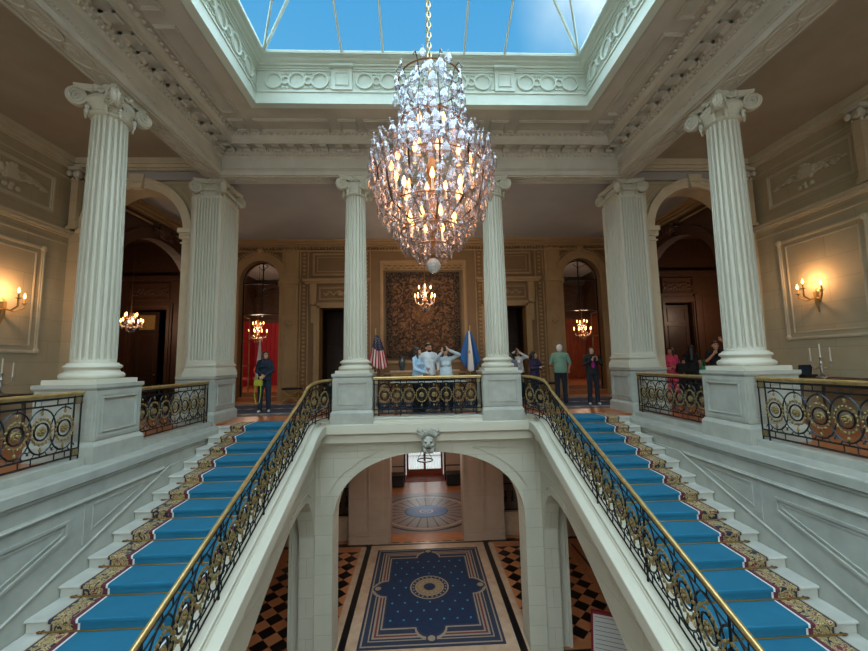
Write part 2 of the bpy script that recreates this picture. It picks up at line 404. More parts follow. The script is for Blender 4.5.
struct('floor', m, M['tileo'], 'stone floor of the far oval vestibule seen through the opening', 'floor')

# central arch wall under the balcony
def upper_curve(us, uc, a, zs, zc, pw):
    return [zs + (zc-zs)*max(0, 1-abs((u-uc)/a)**pw)**(1/pw) if abs(u-uc) < a else zs for u in us]
m = MB()
n = 48; us = [-2.21*math.cos(PI*i/n) for i in range(n+1)]
lo = upper_curve(us, 0, 2.21, -2.35, -.755, 2.25)
m.strip(us, lo, [-.40]*(n+1), XZ(8.9), -.62, 0)
for s in SX: m.box(s*2.21, s*2.6, 8.9, 9.52, ZL, -.40)
# archivolt line and spandrel panel beads
arc = [(u*1.13, z+.20 if abs(u) < 2 else z) for u, z in zip(us, lo)]
pts = [(2.21*1.12*math.cos(t), 8.885, -2.35+1.83*max(math.sin(t), 0)**.9) for t in [PI*.12+PI*.76*i/40 for i in range(41)] if abs(math.cos(t)) > .38]
for s in SX:
    ps = [p for p in pts if p[0]*s > 0]
    m.tube(ps, .012, 5)
    m.tube([(s*2.5, 8.885, -1.9), (s*2.5, 8.885, -.69), (s*1.02, 8.885, -.66)], .014, 5)
struct('wall_arcade', m, M['stone'], 'pale stone wall with the wide basket arch under the balcony', 'wall')
# flank walls with a rampant arch, following the stair
def strz(y):   # nosing line height of the flights
    return .0 - max(0, (Y0S-y))/RUN*RISE
for s in SX:
    m = MB()
    ys = [lerp(-3, 8.80, i/60) for i in range(61)]
    def lowc(y):
        pts = [(-3, -6.2), (3, -4.0), (4.5, -3.15), (5.56, -2.54), (6.28, -2.14), (7.24, -1.70), (7.8, -1.57), (8.25, -1.57), (8.5, -1.72), (8.7, -2.05), (8.8, -2.5)]
        for a, b in zip(pts, pts[1:]):
            if a[0] <= y <= b[0]: return lerp(a[1], b[1], (y-a[0])/(b[0]-a[0]))
    lo = [max(lowc(y), ZL) for y in ys]; hi = [strz(min(y, Y0S-.2))-.04 for y in ys]
    m.strip(ys, lo, hi, YZ(s*2.6, s), 0, .32)
    m.box(s*2.6, s*2.92, 8.8, 9.52, ZL, -.1)
    # raised archivolt bead on the side arch
    m.tube([(s*2.59, y, lowc(y)+.17) for y in [7.3+.1*i for i in range(13)]], .012, 5)
    struct('wall_left' if s < 0 else 'wall_right', m, M['stone'], 'pale stone flank wall carrying the %s flight, pierced by a rising arch' % ('left' if s < 0 else 'right'), 'wall')
# cornice that runs level under the balcony and rakes down both flights
prof = [(.0, .05), (.16, .05), (.175, .04), (.175, .02), (.165, .01), (.165, -.02), (.18, -.03), (.18, -.05), (.20, -.065), (.24, -.07), (.30, -.075), (.315, -.085), (.315, -.27), (.29, -.29), (.23, -.30), (.21, -.32), (.205, -.34), (.205, -.49), (.17, -.505), (.10, -.52), (.07, -.54), (.06, -.57), (.0, -.58), (.0, .0)]
def cornice_path():
    # returns list of (x,y,z, nx,ny) stations; level part at Y=8.9, raking parts at |X|=2.6
    st = []
    for i in range(46):   # left rake from near to far
        y = lerp(-3, Y0S-.30, i/45); z = strz(y) + .20
        st.append((-2.6, y, z, 1, 0))
    return st
def zc(y):   # level of the coping along the flights, eased into the level balcony
    t = strz(y)+.19
    k = 7.55
    if y > k:
        u = min(1, (y-k)/(8.5-k)); lv = .08
        base = strz(k)+.19; sl = RISE/RUN
        h00 = 2*u**3-3*u*u+1; h10 = u**3-2*u*u+u; h01 = -2*u**3+3*u*u
        return h00*base + h10*sl*(8.5-k)*1.6 + h01*lv
    return t
m = MB()
for s in SX:
    ys = [lerp(-3, 7.5, i/20) for i in range(21)] + [7.5+.055*i for i in range(1, 20)]
    rings = [[(s*(2.6-d), y, zc(y)-.05+z) for d, z in prof] for y in ys]
    # inner stringer kerb on the stair side
    m.ring(rings)
    m.ring([[(s*2.6, y, zc(y)), (s*2.6, y, zc(y)-.6), (s*2.68, y, zc(y)-.6), (s*2.68, y, zc(y))] for y in ys])
m.ring([[(x, 8.9-d, z+.03) for d, z in prof] for x in (-2.6, 2.6)])
m.box(-2.6, 2.6, 8.88, 9.6, -.45, .02)
struct('trim_1', m, M['stonep'], 'moulded pale stone cornice running level under the balcony and raking down beside both flights', 'cornice')

# stair flights
def step_poly(nst=34, th=.36):
    top = [(Y0S+.98, 0), (Y0S, 0)]
    for i in range(1, nst):
        y = Y0S-(i-1)*RUN
        top += [(y, -RISE*(i)+.035), (y+.0, -RISE*i)] if False else [(y+.02, -.035-RISE*(i-1)), (y+.02, -RISE*i), (y-RUN, -RISE*i)]
    last = top[-1]
    bot = [(last[0], last[1]-th), (Y0S, -th-.1), (Y0S+.98, -th)]
    return top, bot
for s in SX:
    st = thing('stair_flight', 'pale marble stair flight descending along the %s wall' % ('left' if s < 0 else 'right'), 'staircase', (s*3.6, Y0S, 0))
    for i in range(0, 24):
        m = MB(); y = Y0S-(i-1)*RUN; z = -RISE*i
        if i == 0: continue
        x0, x1 = s*2.69, s*4.655
        m.box(x0, x1, y-RUN, y+.03, z-.16, z-.035)
        # rounded nosing slab
        yy = y-RUN
        P = [(yy-.035, z-.018), (yy-.028, z-.004), (yy-.015, z), (y+.03, z), (y+.03, z-.036), (yy-.015, z-.036), (yy-.028, z-.032)]
        m.prism(P, lambda u, v, w: (w, u, v), min(x0, x1), max(x0, x1))
        m.build('step', M['tread'], st, world=True)
    m = MB()
    m.prism([(9.5, -.12), (Y0S+.03, -.12), (Y0S+.03-24*RUN, -.16-24*RISE), (Y0S-24*RUN, -.5-24*RISE), (Y0S, -.5), (9.5, -.4)], lambda u, v, w: (w, u, v), min(s*2.69, s*4.655), max(s*2.69, s*4.655))
    m.build('soffit', M['stonep'], st, world=True)
    m = MB()  # top nosing
    m.box(s*2.69, s*4.655, Y0S-.03, Y0S+.10, -.035, .002).box(s*2.69, s*4.655, Y0S, Y0S+.10, -.15, -.035); m.build('landing_nosing', M['tread'], st, world=True)

# wall between stair and side gallery: face at |X| = 4.70, ledge at gallery level
for s in SX:
    m = MB()
    Wf = lambda u, v, w: (s*(4.70-w), u, v)
    m.box(s*4.70, s*5.35, -3, 8.56, ZL, -.045)
    m.box(s*4.70, s*5.30, 8.55, 8.95, -.6, -.045)
    # ledge slab with rounded edge, mouldings below it
    m.ring([[(s*x, y, z) for x, z in ((5.0, -.04), (4.66, -.04), (4.645, -.048), (4.64, -.06), (4.64, -.165), (4.655, -.18), (4.675, -.19), (4.675, -.215), (4.69, -.235), (4.72, -.235), (4.72, -.05), (5.0, -.05))] for y in (-3, 8.95)])
    m.ring([[(s*x, y, z) for x, z in ((4.72, -.40), (4.685, -.40), (4.68, -.415), (4.665, -.425), (4.665, -.44), (4.685, -.455), (4.72, -.455))] for y in (-3, 6.9)])
    sl = RISE/RUN
    def zz(y, o): return strz(y)+o
    # raking skirting board above the steps
    m.prism([(7.02, -.42), (8.55, -.42), (8.55, -.9), (-3, zz(-3, -.6)), (-3, zz(-3, .20))], Wf, 0, .035)
    m.tube([(s*4.662, 7.02, -.415), (s*4.662, -3, zz(-3, .215))], .016, 6)
    for a, b in ((2.75, 5.15), (-1, 2.3)):
        P = [(b, -.60), (a, -.60), (a, zz(a, .50)), (b, zz(b, .50))]
        m.pframe(P, Wf, 0, .022, .035); m.pframe([(b-.07, -.66), (a+.05, -.66), (a+.05, zz(a+.05, .58)), (b-.07, zz(b-.07, .58))], Wf, 0, .012, .02)
    for y in (5.375, 2.52): m.prism([(y-.012, -.455), (y+.012, -.455), (y+.012, zz(y, .2)), (y-.012, zz(y, .2))], Wf, 0, .015)
    m.pframe([(5.5, -.52), (6.55, -.52), (5.5, zz(5.5, .30))], Wf, 0, .012, .02)
    struct('wall_left' if s < 0 else 'wall_right', m, M['marble'], 'pale grey marble wall with sloping panels beside the %s flight' % ('left' if s < 0 else 'right'), 'wall')
    m = MB()
    for a, b in ((-3, 5.66), (6.68, 8.90)):
        m.box(s*4.985, s*5.25, a, b, -.04, .055)
    struct('trim_2' if s < 0 else 'trim_3', m, M['marble'], 'grey marble kerb under the %s gallery railings' % ('left' if s < 0 else 'right'), 'kerb')
m = MB(); m.box(-1.3, 1.3, 8.76, 8.98, -.04, .10)
struct('trim_4', m, M['marble'], 'pale kerb under the balcony railing between the two slender columns', 'kerb')

# return walls below, behind the flank arches
for s in SX:
    m = MB()
    a, b = sorted((s*3.14, s*4.9))
    m.box(s*2.92, s*3.14, 9.0, 9.3, ZL, -.4); m.box(s*4.9, s*5.0, 9.0, 9.3, ZL, -.4); m.box(a, b, 9.0, 9.3, -2.05, -.4)
    m.box(s*3.14, s*3.20, 8.96, 9.0, ZL, -2.0); m.box(a, b, 8.96, 9.0, -2.05, -1.98)
    m.box(s*3.8, s*3.4, 8.9, 9.0, -1.95, -1.55)
    # swag blocks over the doorway
    for k in range(6): m.ball((s*(3.4+.08*k), 8.92, -1.75+.05*math.sin(k*2)), .06, 8, 5)
    struct('wall_left' if s < 0 else 'wall_right', m, M['stonep'], 'pale stone doorway wall under the %s flight' % ('left' if s < 0 else 'right'), 'wall')
# lower hall rear wall, pilasters either side of the opening
m = MB()
lowc2 = M.setdefault('lowstone', stone_mat('rosy_lower_stone', 'b39a86', 'a48b78', 1.4, 1.2))
m.box(-2.85, -1.33, 14.2, 14.9, ZL, -.4); m.box(1.33, 2.85, 14.2, 14.9, ZL, -.4)
for s in SX:
    m.box(s*1.33, s*1.43, 14.14, 14.2, ZL, -.4); m.box(s*2.08, s*2.14, 14.15, 14.2, ZL, -.4)
    m.box(s*1.6, s*1.95, 14.17, 14.2, ZL+.5, -.6); m.box(s*1.33, s*2.85, 14.16, 14.2, ZL, ZL+.28)
    m.box(s*2.25, s*2.7, 14.17, 14.2, ZL+.5, -.6)
    m.box(s*3.9, s*9, 14.2, 14.6, ZL, -.4)
m.box(-1.4, 1.4, 14.3, 14.8, -1.4, -.4)
m.box(-9, 9, 17.5, 17.7, ZL, -.4) if False else None
for s in SX: m.box(s*2.85, s*4.1, 16.4, 16.6, ZL, -.4); m.box(s*3.95, s*4.1, 14.6, 16.5, ZL, -.4); m.box(s*2.8, s*4.1, 14.6, 16.5, -.62, -.4); m.box(s*2.8, s*2.9, 14.9, 22.3, ZL, -.4)
m.box(-2.9, -1.08, 22.0, 22.3, ZL, -.4); m.box(1.08, 2.9, 22.0, 22.3, ZL, -.4); m.box(-1.08, 1.08, 22.0, 22.3, -2.6, -.4)
struct('wall_rear', m, M['lowstone'], 'rosy stone rear wall of the lower hall with broad pilasters', 'wall')
m = MB(); m.box(-9, 9, 9.5, 14.3, -.62, -.42); m.box(-2.9, 2.9, 14.2, 22.4, -.62, -.42)
struct('ceiling', m, M['stonep'], 'flat plaster ceiling of the lower hall beneath the gallery', 'ceiling')
m = MB()
for s in SX: m.box(s*8.95, s*9.15, -3, 14.3, ZL, -.4)
struct('wall_outer', m, M['lowstone'], 'outer stone walls of the lower hall behind the stairs', 'wall')

# upper side walls
for s in SX:
    nm = 'left' if s < 0 else 'right'
    m = MB(); Wf = lambda u, v, w: (s*(8.95-w), u, v)
    m.box(s*8.95, s*9.15, -3, 9.6, -.1, 6.7)
    m.mat(1)
    for z0, z1, w in ((6.50, 6.66, .16), (6.42, 6.50, .10), (6.36, 6.42, .05), (6.10, 6.13, .02), (4.60, 4.64, .05), (4.64, 4.72, .09), (4.72, 4.76, .13), (4.40, 4.43, .03), (.0, .35, .05)):
        m.box(s*8.95, s*(8.95-w), -3, 9.4, z0, z1)
    y = -1
    for k in range(150):
        m.ball((s*(8.95-.10), 9.3-.062*k, 4.66), (.022, .028, .022), 6, 4)
    for a, b in ((7.0, 8.95), (4.2, 6.5), (1.5, 3.9)):
        m.frame(a, b, 5.08, 5.95, Wf, 0, .03, .08)
        m.frame(a-.05, b-.1 if a > 6.9 else b, 1.70, 4.18, Wf, 0, .03, .07)
        m.frame(a+.12, b-.27 if a > 6.9 else b-.15, 1.86, 4.02, Wf, 0, .015, .03)
        # corner rosettes of the big panel
        for yy, zz2 in ((a-.0, 1.75), (b-.15, 1.75), (a, 4.13), (b-.15, 4.13)):
            m.ball((s*8.91, yy, zz2), (.05, .07, .07), 8, 6)
        # foliage relief
        cy, cz = (a+b)/2, 5.5
        rr = random.Random(int(a*10))
        for k in range(26):
            t = rr.choice((-1, 1)); L = rr.uniform(.25, .75)*(b-a)/2*1.1; ang = rr.uniform(-.5, .5)
            pts = []
            for q in range(8):
                u = q/7; pts.append((s*(8.93), min(max(cy+t*L*u, a+.12), b-.12), min(max(cz+math.sin(ang+u*3)*.22*u+ang*.3*u, 5.2), 5.85)))
            m.tube(pts, lambda t2: .024*(1-t2*.7), 5)
            m.ball(pts[-1], (.03, .05, .035), 7, 5); m.ball(pts[4], (.03, .06, .03), 6, 5)
        for k in range(14): m.ball((s*8.92, cy+rr.uniform(-.2, .2), cz+rr.uniform(-.25, .28)), (.04, .06, .06), 7, 5)
        m.box(s*8.95, s*8.86, cy-.12, cy+.1, 5.45, 5.7)
    struct('wall_left' if s < 0 else 'wall_right', m, [M['sidewall'], M['sidetrim']], 'warm grey stone upper %s wall with sconce panel and foliage reliefs' % nm, 'wall')
    # corner pilaster with small capital
    for (px, py) in ((8.72, 9.28), (8.83, 6.78)):
        p = thing('pilaster', 'slim %s pilaster with a small scrolled capital, %s' % (nm, 'in the corner beside the side arch' if py > 8 else 'near the frame edge beyond the foliage relief'), 'pilaster', (s*px, py, 4.76))
        mm = MB(); mm.box(s*px-.08, s*px+.08, py-.08, py+.08, 4.76, 6.05).box(s*px-.11, s*px+.11, py-.11, py+.11, 4.76, 4.84)
        mm.build('shaft', M['sidewall'], p, world=True)
        mm = MB(); mm.box(s*px-.14, s*px+.14, py-.14, py+.14, 6.28, 6.36)
        for q in SX:
            for r2 in SX: mm.ball((s*px+q*.11, py+r2*.11, 6.19), (.055, .055, .08), 8, 6); mm.ball((s*px+q*.05, py+r2*.08, 6.06), (.025, .025, .05), 6, 5)
        mm.ball((s*px, py, 6.2), .11, 8, 6); mm.build('capital', M['stonep'], p, world=True)
    # side gallery ceiling
    m = MB(); m.box(s*5.3, s*9.0, -3, 9.5, 6.65, 6.85)
    struct('ceiling', m, M['plasterd'], 'brown-grey plaster ceiling of the %s side gallery' % nm, 'ceiling')
    # transverse arch wall at the end of the side gallery
    m = MB(); xc = 7.28; a = 1.15; zs, zt = 4.78, 5.90
    A = XZ(9.4)
    Af = lambda u, v, w: (s*u, 9.4-w, v)
    n = 32; us = [xc-a*math.cos(PI*i/n) for i in range(n+1)]; lo = [zs+(zt-zs)*math.sqrt(max(0, 1-((u-xc)/a)**2)) for u in us]
    m.strip(us, lo, [6.7]*(n+1), Af, -.5, 0)
    m.mat(0).prism([(5.6, -.05), (xc-a, -.05), (xc-a, 6.7), (5.6, 6.7)], Af, -.5, 0); m.prism([(xc+a, -.05), (8.95, -.05), (8.95, 6.7), (xc+a, 6.7)], Af, -.5, 0)
    m.mat(1)
    for r0, r1, w in ((0, .09, .05), (.09, .18, .075), (.18, .24, .11)):
        pr = [[Af(xc-(a+r)*math.cos(t), zs+(zt-zs+r)*math.sin(t), ww) for r, ww in ((r0, 0), (r0, w), (r1, w), (r1, 0))] for t in [PI*i/28 for i in range(29)]]
        m.ring(pr)
    # keystone with dentils
    m.prism([(xc-.13, 5.86), (xc+.13, 5.86), (xc+.19, 6.22), (xc-.19, 6.22)], Af, 0, .15)
    for k in range(5): m.prism([(xc-.12+.055*k, 5.98), (xc-.085+.055*k, 5.98), (xc-.085+.055*k, 6.03), (xc-.12+.055*k, 6.03)], Af, .15, .17)
    # spandrel beads and top cornice
    for q in (-1, 1):
        m.tube([Af(xc-q*1.5*math.cos(t), zs+1.45*math.sin(t), .01) for t in [.25+.05*i for i in range(14)]], .012, 5)
    for z0, z1, w in ((6.50, 6.66, .16), (6.42, 6.50, .10), (6.36, 6.42, .05), (6.22, 6.25, .02)):
        m.prism([(5.4, z0), (8.95, z0), (8.95, z1), (5.4, z1)], Af, 0, w)
    # impost pilasters
    for u0, u1 in ((5.9, xc-a+.0), (xc+a, 8.6)):
        m.prism([(u0, 0), (u1, 0), (u1, 4.55), (u0, 4.55)], Af, 0, .05)
        m.prism([(u0-.03, 4.55), (u1+.05*(1 if u0 < 6 else -1)*1, 4.55), (u1+.05, 4.68), (u0-.03, 4.68)], Af, 0, .10)
        m.prism([(u0-.05, 4.68), (u1+.07, 4.68), (u1+.07, 4.80), (u0-.05, 4.80)], Af, 0, .15)
        m.prism([(u0-.03, 4.42), (u1+.03, 4.42), (u1+.03, 4.46), (u0-.03, 4.46)], Af, 0, .08)
        for k in range(4): m.ball(Af(lerp(u0, u1, (k+.5)/4), 4.62, .11), .03, 6, 5)
    struct('wall_left' if s < 0 else 'wall_right', m, [M['sidewall'], M['sidetrim']], '%s side gallery end wall with a round moulded arch' % nm, 'wall')

# near end of the stair hall, behind the camera; openings added for fill light
m = MB(); m.box(-9.2, 9.2, -3.3, -3.0, ZL, -.2); m.box(-9.2, 9.2, -3.3, -3.0, 6.3, 6.9)
for x0, x1 in ((-9.2, -8.2), (-5.6, -4.6), (-1.9, -1.1), (1.1, 1.9), (4.6, 5.6), (8.2, 9.2)): m.box(x0, x1, -3.3, -3.0, -.2, 6.3)
struct('wall_near', m, M['sidewall'], 'near end wall of the stair hall behind the viewer, with openings added to let in fill light', 'wall')
# gallery ceiling (grey) and cornice
m = MB(); m.box(-8.3, 8.3, 9.3, 14.3, 6.08, 6.3)
struct('ceiling', m, M['gceil'], 'grey ceiling of the long gallery behind the columns', 'ceiling')
m = MB()
for z0, z1, w in ((5.98, 6.08, .30), (5.9, 5.98, .22), (5.82, 5.9, .12), (5.66, 5.72, .05)):
    m.box(-8.3, 8.3, YB-w, YB, z0, z1)
    for s in SX: m.box(s*8.3, s*(8.3-w), 9.9, YB, z0, z1)
k = -8.2
while k < 8.2: m.box(k, k+.05, YB-.17, YB, 5.74, 5.81); k += .12
struct('trim_5', m, M['panel'], 'ochre dentilled cornice along the top of the gallery rear wall', 'cornice')

# gallery rear wall with arches and doorways
m = MB(); F = XZ(YB)
ops = []
def arch_open(mb, xc, a, zs, zt, x0, x1, Mf, z1, w0=-.5, w1=0, z0=0, n=24):
    us = [xc-a*math.cos(PI*i/n) for i in range(n+1)]; lo = [zs+(zt-zs)*math.sqrt(max(0, 1-((u-xc)/a)**2)) for u in us]
    mb.strip(us, lo, [z1]*(n+1), Mf, w0, w1)
    mb.prism([(x0, z0), (xc-a, z0), (xc-a, z1), (x0, z1)], Mf, w0, w1); mb.prism([(xc+a, z0), (x1, z0), (x1, z1), (xc+a, z1)], Mf, w0, w1)
for s in SX:
    G = lambda u, v, w: (s*u, YB-w, v)
    m.mat(0); arch_open(m, 6.25, .76, 4.5, 5.33, 5.3, 8.4, G, 6.1)
    # door bay
    m.prism([(3.98, 0), (5.3, 0), (5.3, 6.1), (3.98, 6.1)], G, -.5, 0); m.prism([(2.45, 3.46), (3.98, 3.46), (3.98, 6.1), (2.45, 6.1)], G, -.5, 0); m.prism([(0, 0), (2.45, 0), (2.45, 6.1), (0, 6.1)], G, -.5, 0)
    m.mat(1)
    # archivolt
    for r0, r1, w in ((0, .08, .03), (.08, .24, .05), (.24, .32, .09)):
        m.ring([[G(6.25-(.76+r)*math.cos(t), 4.5+(.83+r)*math.sin(t), ww) for r, ww in ((r0, 0), (r0, w), (r1, w), (r1, 0))] for t in [PI*i/24 for i in range(25)]])
    for u0, u1 in ((5.41, 5.485), (7.015, 7.3)):
        m.prism([(u0, 4.34), (u1+.03, 4.34), (u1+.03, 4.52), (u0-.03, 4.52)], G, 0, .1); m.prism([(u0, 0), (u1, 0), (u1, 4.34), (u0, 4.34)], G, 0, .05)
    # garland swag over the arch with a cartouche
    for k in range(22):
        t = PI*.18+PI*.64*k/21; m.ball(G(6.25-1.17*math.cos(t), 4.6+1.08*math.sin(t), .07), .045, 6, 5)
    m.ball(G(6.25, 5.72, .08), (.13, .09, .14), 10, 7); m.ball(G(6.25, 5.72, .17), (.06, .05, .07), 8, 6)
    # pilaster strip with panels and octagonal rosette
    m.prism([(4.78, 0), (5.40, 0), (5.40, 5.95), (4.78, 5.95)], G, -.02, .06)
    m.prism([(4.72, 4.40), (5.45, 4.40), (5.45, 4.60), (4.72, 4.60)], G, 0, .14)
    m.frame(4.86, 5.32, 4.78, 5.62, G, .05, .08, .06); m.frame(4.86, 5.32, 3.2, 4.25, G, .05, .08, .06); m.frame(4.86, 5.32, 1.15, 2.5, G, .05, .08, .06); m.frame(4.86, 5.32, .25, .9, G, .05, .08, .06)
    m.prism([(4.76, .95), (5.42, .95), (5.42, 1.05), (4.76, 1.05)], G, 0, .08)
    oc = [(5.09+.24*math.cos(PI/8+PI/4*k), 2.86+.24*math.sin(PI/8+PI/4*k)) for k in range(8)]
    m.pframe(oc, G, .05, .09, .04); m.ball(G(5.09, 2.86, .05), (.13, .04, .13), 12, 6)
    for k in range(6): m.ball(G(5.09+.1*math.cos(k*PI/3), 2.86+.1*math.sin(k*PI/3), .08), .035, 6, 5)
    # bead strips
    for u in (4.57, 2.2, 1.82):
        if u == 1.82: continue
        m.prism([(u-.17, 0), (u-.13, 0), (u-.13, 5.66), (u-.17, 5.66)], G, 0, .04); m.prism([(u+.13, 0), (u+.17, 0), (u+.17, 5.66), (u+.13, 5.66)], G, 0, .04)
        z = .3
        while z < 5.6:
            if not 4.35 < z < 4.65: m.ball(G(u, z, .0), (.065, .035, .05), 8, 5)
            z += .155
    # door surround: architrave, frieze with swag, brackets, cornice, upper panel
    for t0, t1, w in ((0, .08, .04), (.08, .2, .07)):
        for q0, q1 in ((2.45-t1, 2.45-t0), (3.98+t0, 3.98+t1)): m.prism([(q0, 0), (q1, 0), (q1, 3.46+t1), (q0, 3.46+t1)], G, 0, w)
        m.prism([(2.45-t1, 3.46+t0), (3.98+t1, 3.46+t0), (3.98+t1, 3.46+t1), (2.45-t1, 3.46+t1)], G, 0, w)
    for u0, u1 in ((2.08 if False else 2.27-.0, 2.4), (4.08, 4.32)):
        m.prism([(u0, 3.6), (u1, 3.6), (u1, 4.38), (u0, 4.38)], G, 0, .13); m.ball(G((u0+u1)/2, 3.62, .13), (.09, .05, .08), 8, 6); m.prism([(u0+.03, 2.9), (u1-.03, 2.9), (u1-.03, 3.55), (u0+.03, 3.55)], G, 0, .06)
    m.prism([(2.1, 4.38), (4.5, 4.38), (4.5, 4.46), (2.1, 4.46)], G, 0, .18); m.prism([(2.05, 4.46), (4.56, 4.46), (4.56, 4.56), (2.05, 4.56)], G, 0, .26)
    m.frame(2.5, 4.0, 3.78, 4.26, G, 0, .03, .05)
    m.ball(G(3.22, 4.02, .04), (.13, .06, .12), 8, 6)
    for k in range(20): m.ball(G(2.65+.06*k, 4.02+.06*math.sin(k*1.3), .02), (.05, .03, .05), 6, 4)
    m.frame(2.55, 4.25, 4.72, 5.6, G, 0, .035, .07); m.frame(2.72, 4.08, 4.86, 5.46, G, 0, .02, .03)
    # bay beyond the arch
    m.frame(7.35, 8.1, 3.2, 4.25, G, .0, .03, .06); m.frame(7.35, 8.1, 1.15, 3.0, G, .0, .03, .06)
# tapestry bay: frame, top panel, dado
G = lambda u, v, w: (u, YB-w, v)
m.frame(-1.68, 1.68, .25, 5.28, G, 0, .05, .12); m.frame(-1.55, 1.55, 4.9, 5.15, G, 0, .03, .04)
m.frame(-1.62, 1.62, 5.0-.1, 5.3, G, 0, .02, .03)
for k in range(48): m.ball(G(-1.5+.0635*k, 5.03+.03*math.sin(k*1.7), .0), (.035, .03, .04), 6, 4)
m.prism([(-1.6, 1.30), (1.6, 1.30), (1.6, 1.40), (-1.6, 1.40)], G, 0, .06); m.prism([(-1.6, .9), (1.6, .9), (1.6, .96), (-1.6, .96)], G, 0, .04)
struct('wall_rear', m, [M['panelshade'], M['panel']], 'ochre panelled rear wall of the gallery with arches, doorways and bead strips', 'wall')

# gallery end walls with big dark arches, and the dim rooms beyond
for s in SX:
    nm = 'left' if s < 0 else 'right'
    m = MB(); Hf = lambda u, v, w: (s*(8.3+w), u, v)
    arch_open(m, 11.75, 1.75, 3.9, 5.28, 9.9, 14.3, Hf, 6.1, 0, .3)
    for r0, r1, w in ((0, .1, -.05), (.1, .25, -.08), (.25, .32, -.12)):
        m.ring([[Hf(11.75-(1.75+r)*math.cos(t), 3.9+(1.38+r)*math.sin(t), ww) for r, ww in ((r0, 0), (r0, w), (r1, w), (r1, 0))] for t in [PI*i/28 for i in range(29)]])
    m.ball(Hf(11.75, 5.55, -.1), (.12, .3, .22), 10, 8)
    rr = random.Random(5)
    for k in range(16): m.ball(Hf(11.75+rr.uniform(-.4, .4), 5.55+rr.uniform(-.18, .2), -.1), (.08, .09, .07), 7, 5)
    for k in range(60): m.ball(Hf(10+.07*k, 5.66, -.03), .02, 5, 4)
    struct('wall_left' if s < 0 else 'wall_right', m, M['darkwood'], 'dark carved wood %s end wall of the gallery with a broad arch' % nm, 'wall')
    # side room shell
    m = MB()
    m.mat(0)
    m.box(s*13.4, s*13.6, 9.4, 14.3, 0, 6.3); m.box(s*8.96, s*13.6, 9.3, 9.42, -.2, 6.3)
    Q = lambda u, v, w: (s*u, YB-w, v)
    dx0, dx1 = (9.65, 10.95) if s < 0 else (9.55, 10.65)
    for (a, b, z0, z1) in ((8.4, dx0, 0, 6.2), (dx1, 13.5, 0, 6.2), (dx0, dx1, 3.5, 6.2)):
        m.prism([(a, z0), (b, z0), (b, z1), (a, z1)], Q, -.3, 0)
    m.frame(dx0-.22, dx1+.22, -.1, 3.72, Q, 0, .06, .2)
    m.frame(dx0-.1, dx1+.1, 3.85, 4.5, Q, 0, .04, .06); m.prism([(8.4, 4.6), (13.4, 4.6), (13.4, 4.75), (8.4, 4.75)], Q, 0, .15)
    for k in range(34): m.ball(Q(dx0-.05+.045*k*(dx1-dx0+.1)/1.5, 4.17+.1*math.sin(k*1.9), .0), (.06, .04, .07), 6, 4)
    if s > 0: m.frame(10.95, 12.2, -.1, 3.72, Q, 0, .06, .2); m.prism([(10.72, 0), (10.9, 0), (10.9, 3.8), (10.72, 3.8)], Q, 0, .12)
    # warm curved vault panel
    m.box(s*8.4, s*13.4, 9.4, 14.3, 6.08, 6.3)
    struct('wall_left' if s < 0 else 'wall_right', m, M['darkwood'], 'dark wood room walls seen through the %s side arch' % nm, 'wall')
    m = MB(); m.box(s*8.3, s*13.5, 9.5, 14.3, -.3, 0)
    struct('floor', m, M['darkwood2'], 'dark floor of the room beyond the %s side arch' % nm, 'floor')
    # corridor behind that doorway
    m = MB(); m.box(s*(dx0-.4), s*(dx1+.4), 16.4, 16.6, 0, 3.9); m.box(s*(dx0-.4), s*(dx0-.3), 14.5, 16.5, 0, 3.9); m.box(s*(dx1+.3), s*(dx1+.4), 14.5, 16.5, 0, 3.9); m.box(s*(dx0-.4), s*(dx1+.4), 14.5, 16.6, 3.8, 4.0); m.box(s*(dx0-.4), s*(dx1+.4), 14.5, 16.6, -.2, 0)
    struct('wall_rear', m, M['darkwood2'], 'dim passage behind the %s side room doorway' % nm, 'wall')
    # door leaf
    d = thing('panelled_door', 'dark wood panelled door %s in the %s side room' % ('standing ajar with a gilt upper panel' if s < 0 else 'closed', nm), 'door', (s*(dx1-.05), YB+.25, 0))
    mm = MB(); L = dx1-dx0-.1 if s > 0 else .85
    DF = lambda u, v, w: (s*(dx1-.05)-s*u, YB+.25-w, v)
    mm.prism([(0, 0), (L, 0), (L, 3.42), (0, 3.42)], DF, 0, .06); mm.build('leaf', M['darkwood2'], d, world=True)
    mm = MB(); mm.frame(.12, L-.12, .25, .95, DF, .06, .08, .04).frame(.12, L-.12, 1.1, 2.6, DF, .06, .08, .04); mm.build('moulding', M['darkwood'], d, world=True)
    mm = MB(); mm.frame(.12, L-.12, 2.75, 3.3, DF, .06, .08, .04) if s > 0 else mm.prism([(.14, 2.75), (L-.14, 2.75), (L-.14, 3.3), (.14, 3.3)], DF, .05, .09); mm.build('upper_panel', M['gilt'] if s < 0 else M['darkwood'], d, world=True)
    mm = MB(); mm.ball(DF(L-.06, 1.05, .1), .035, 8, 6); mm.build('door_knob', M['brass'], d, world=True)

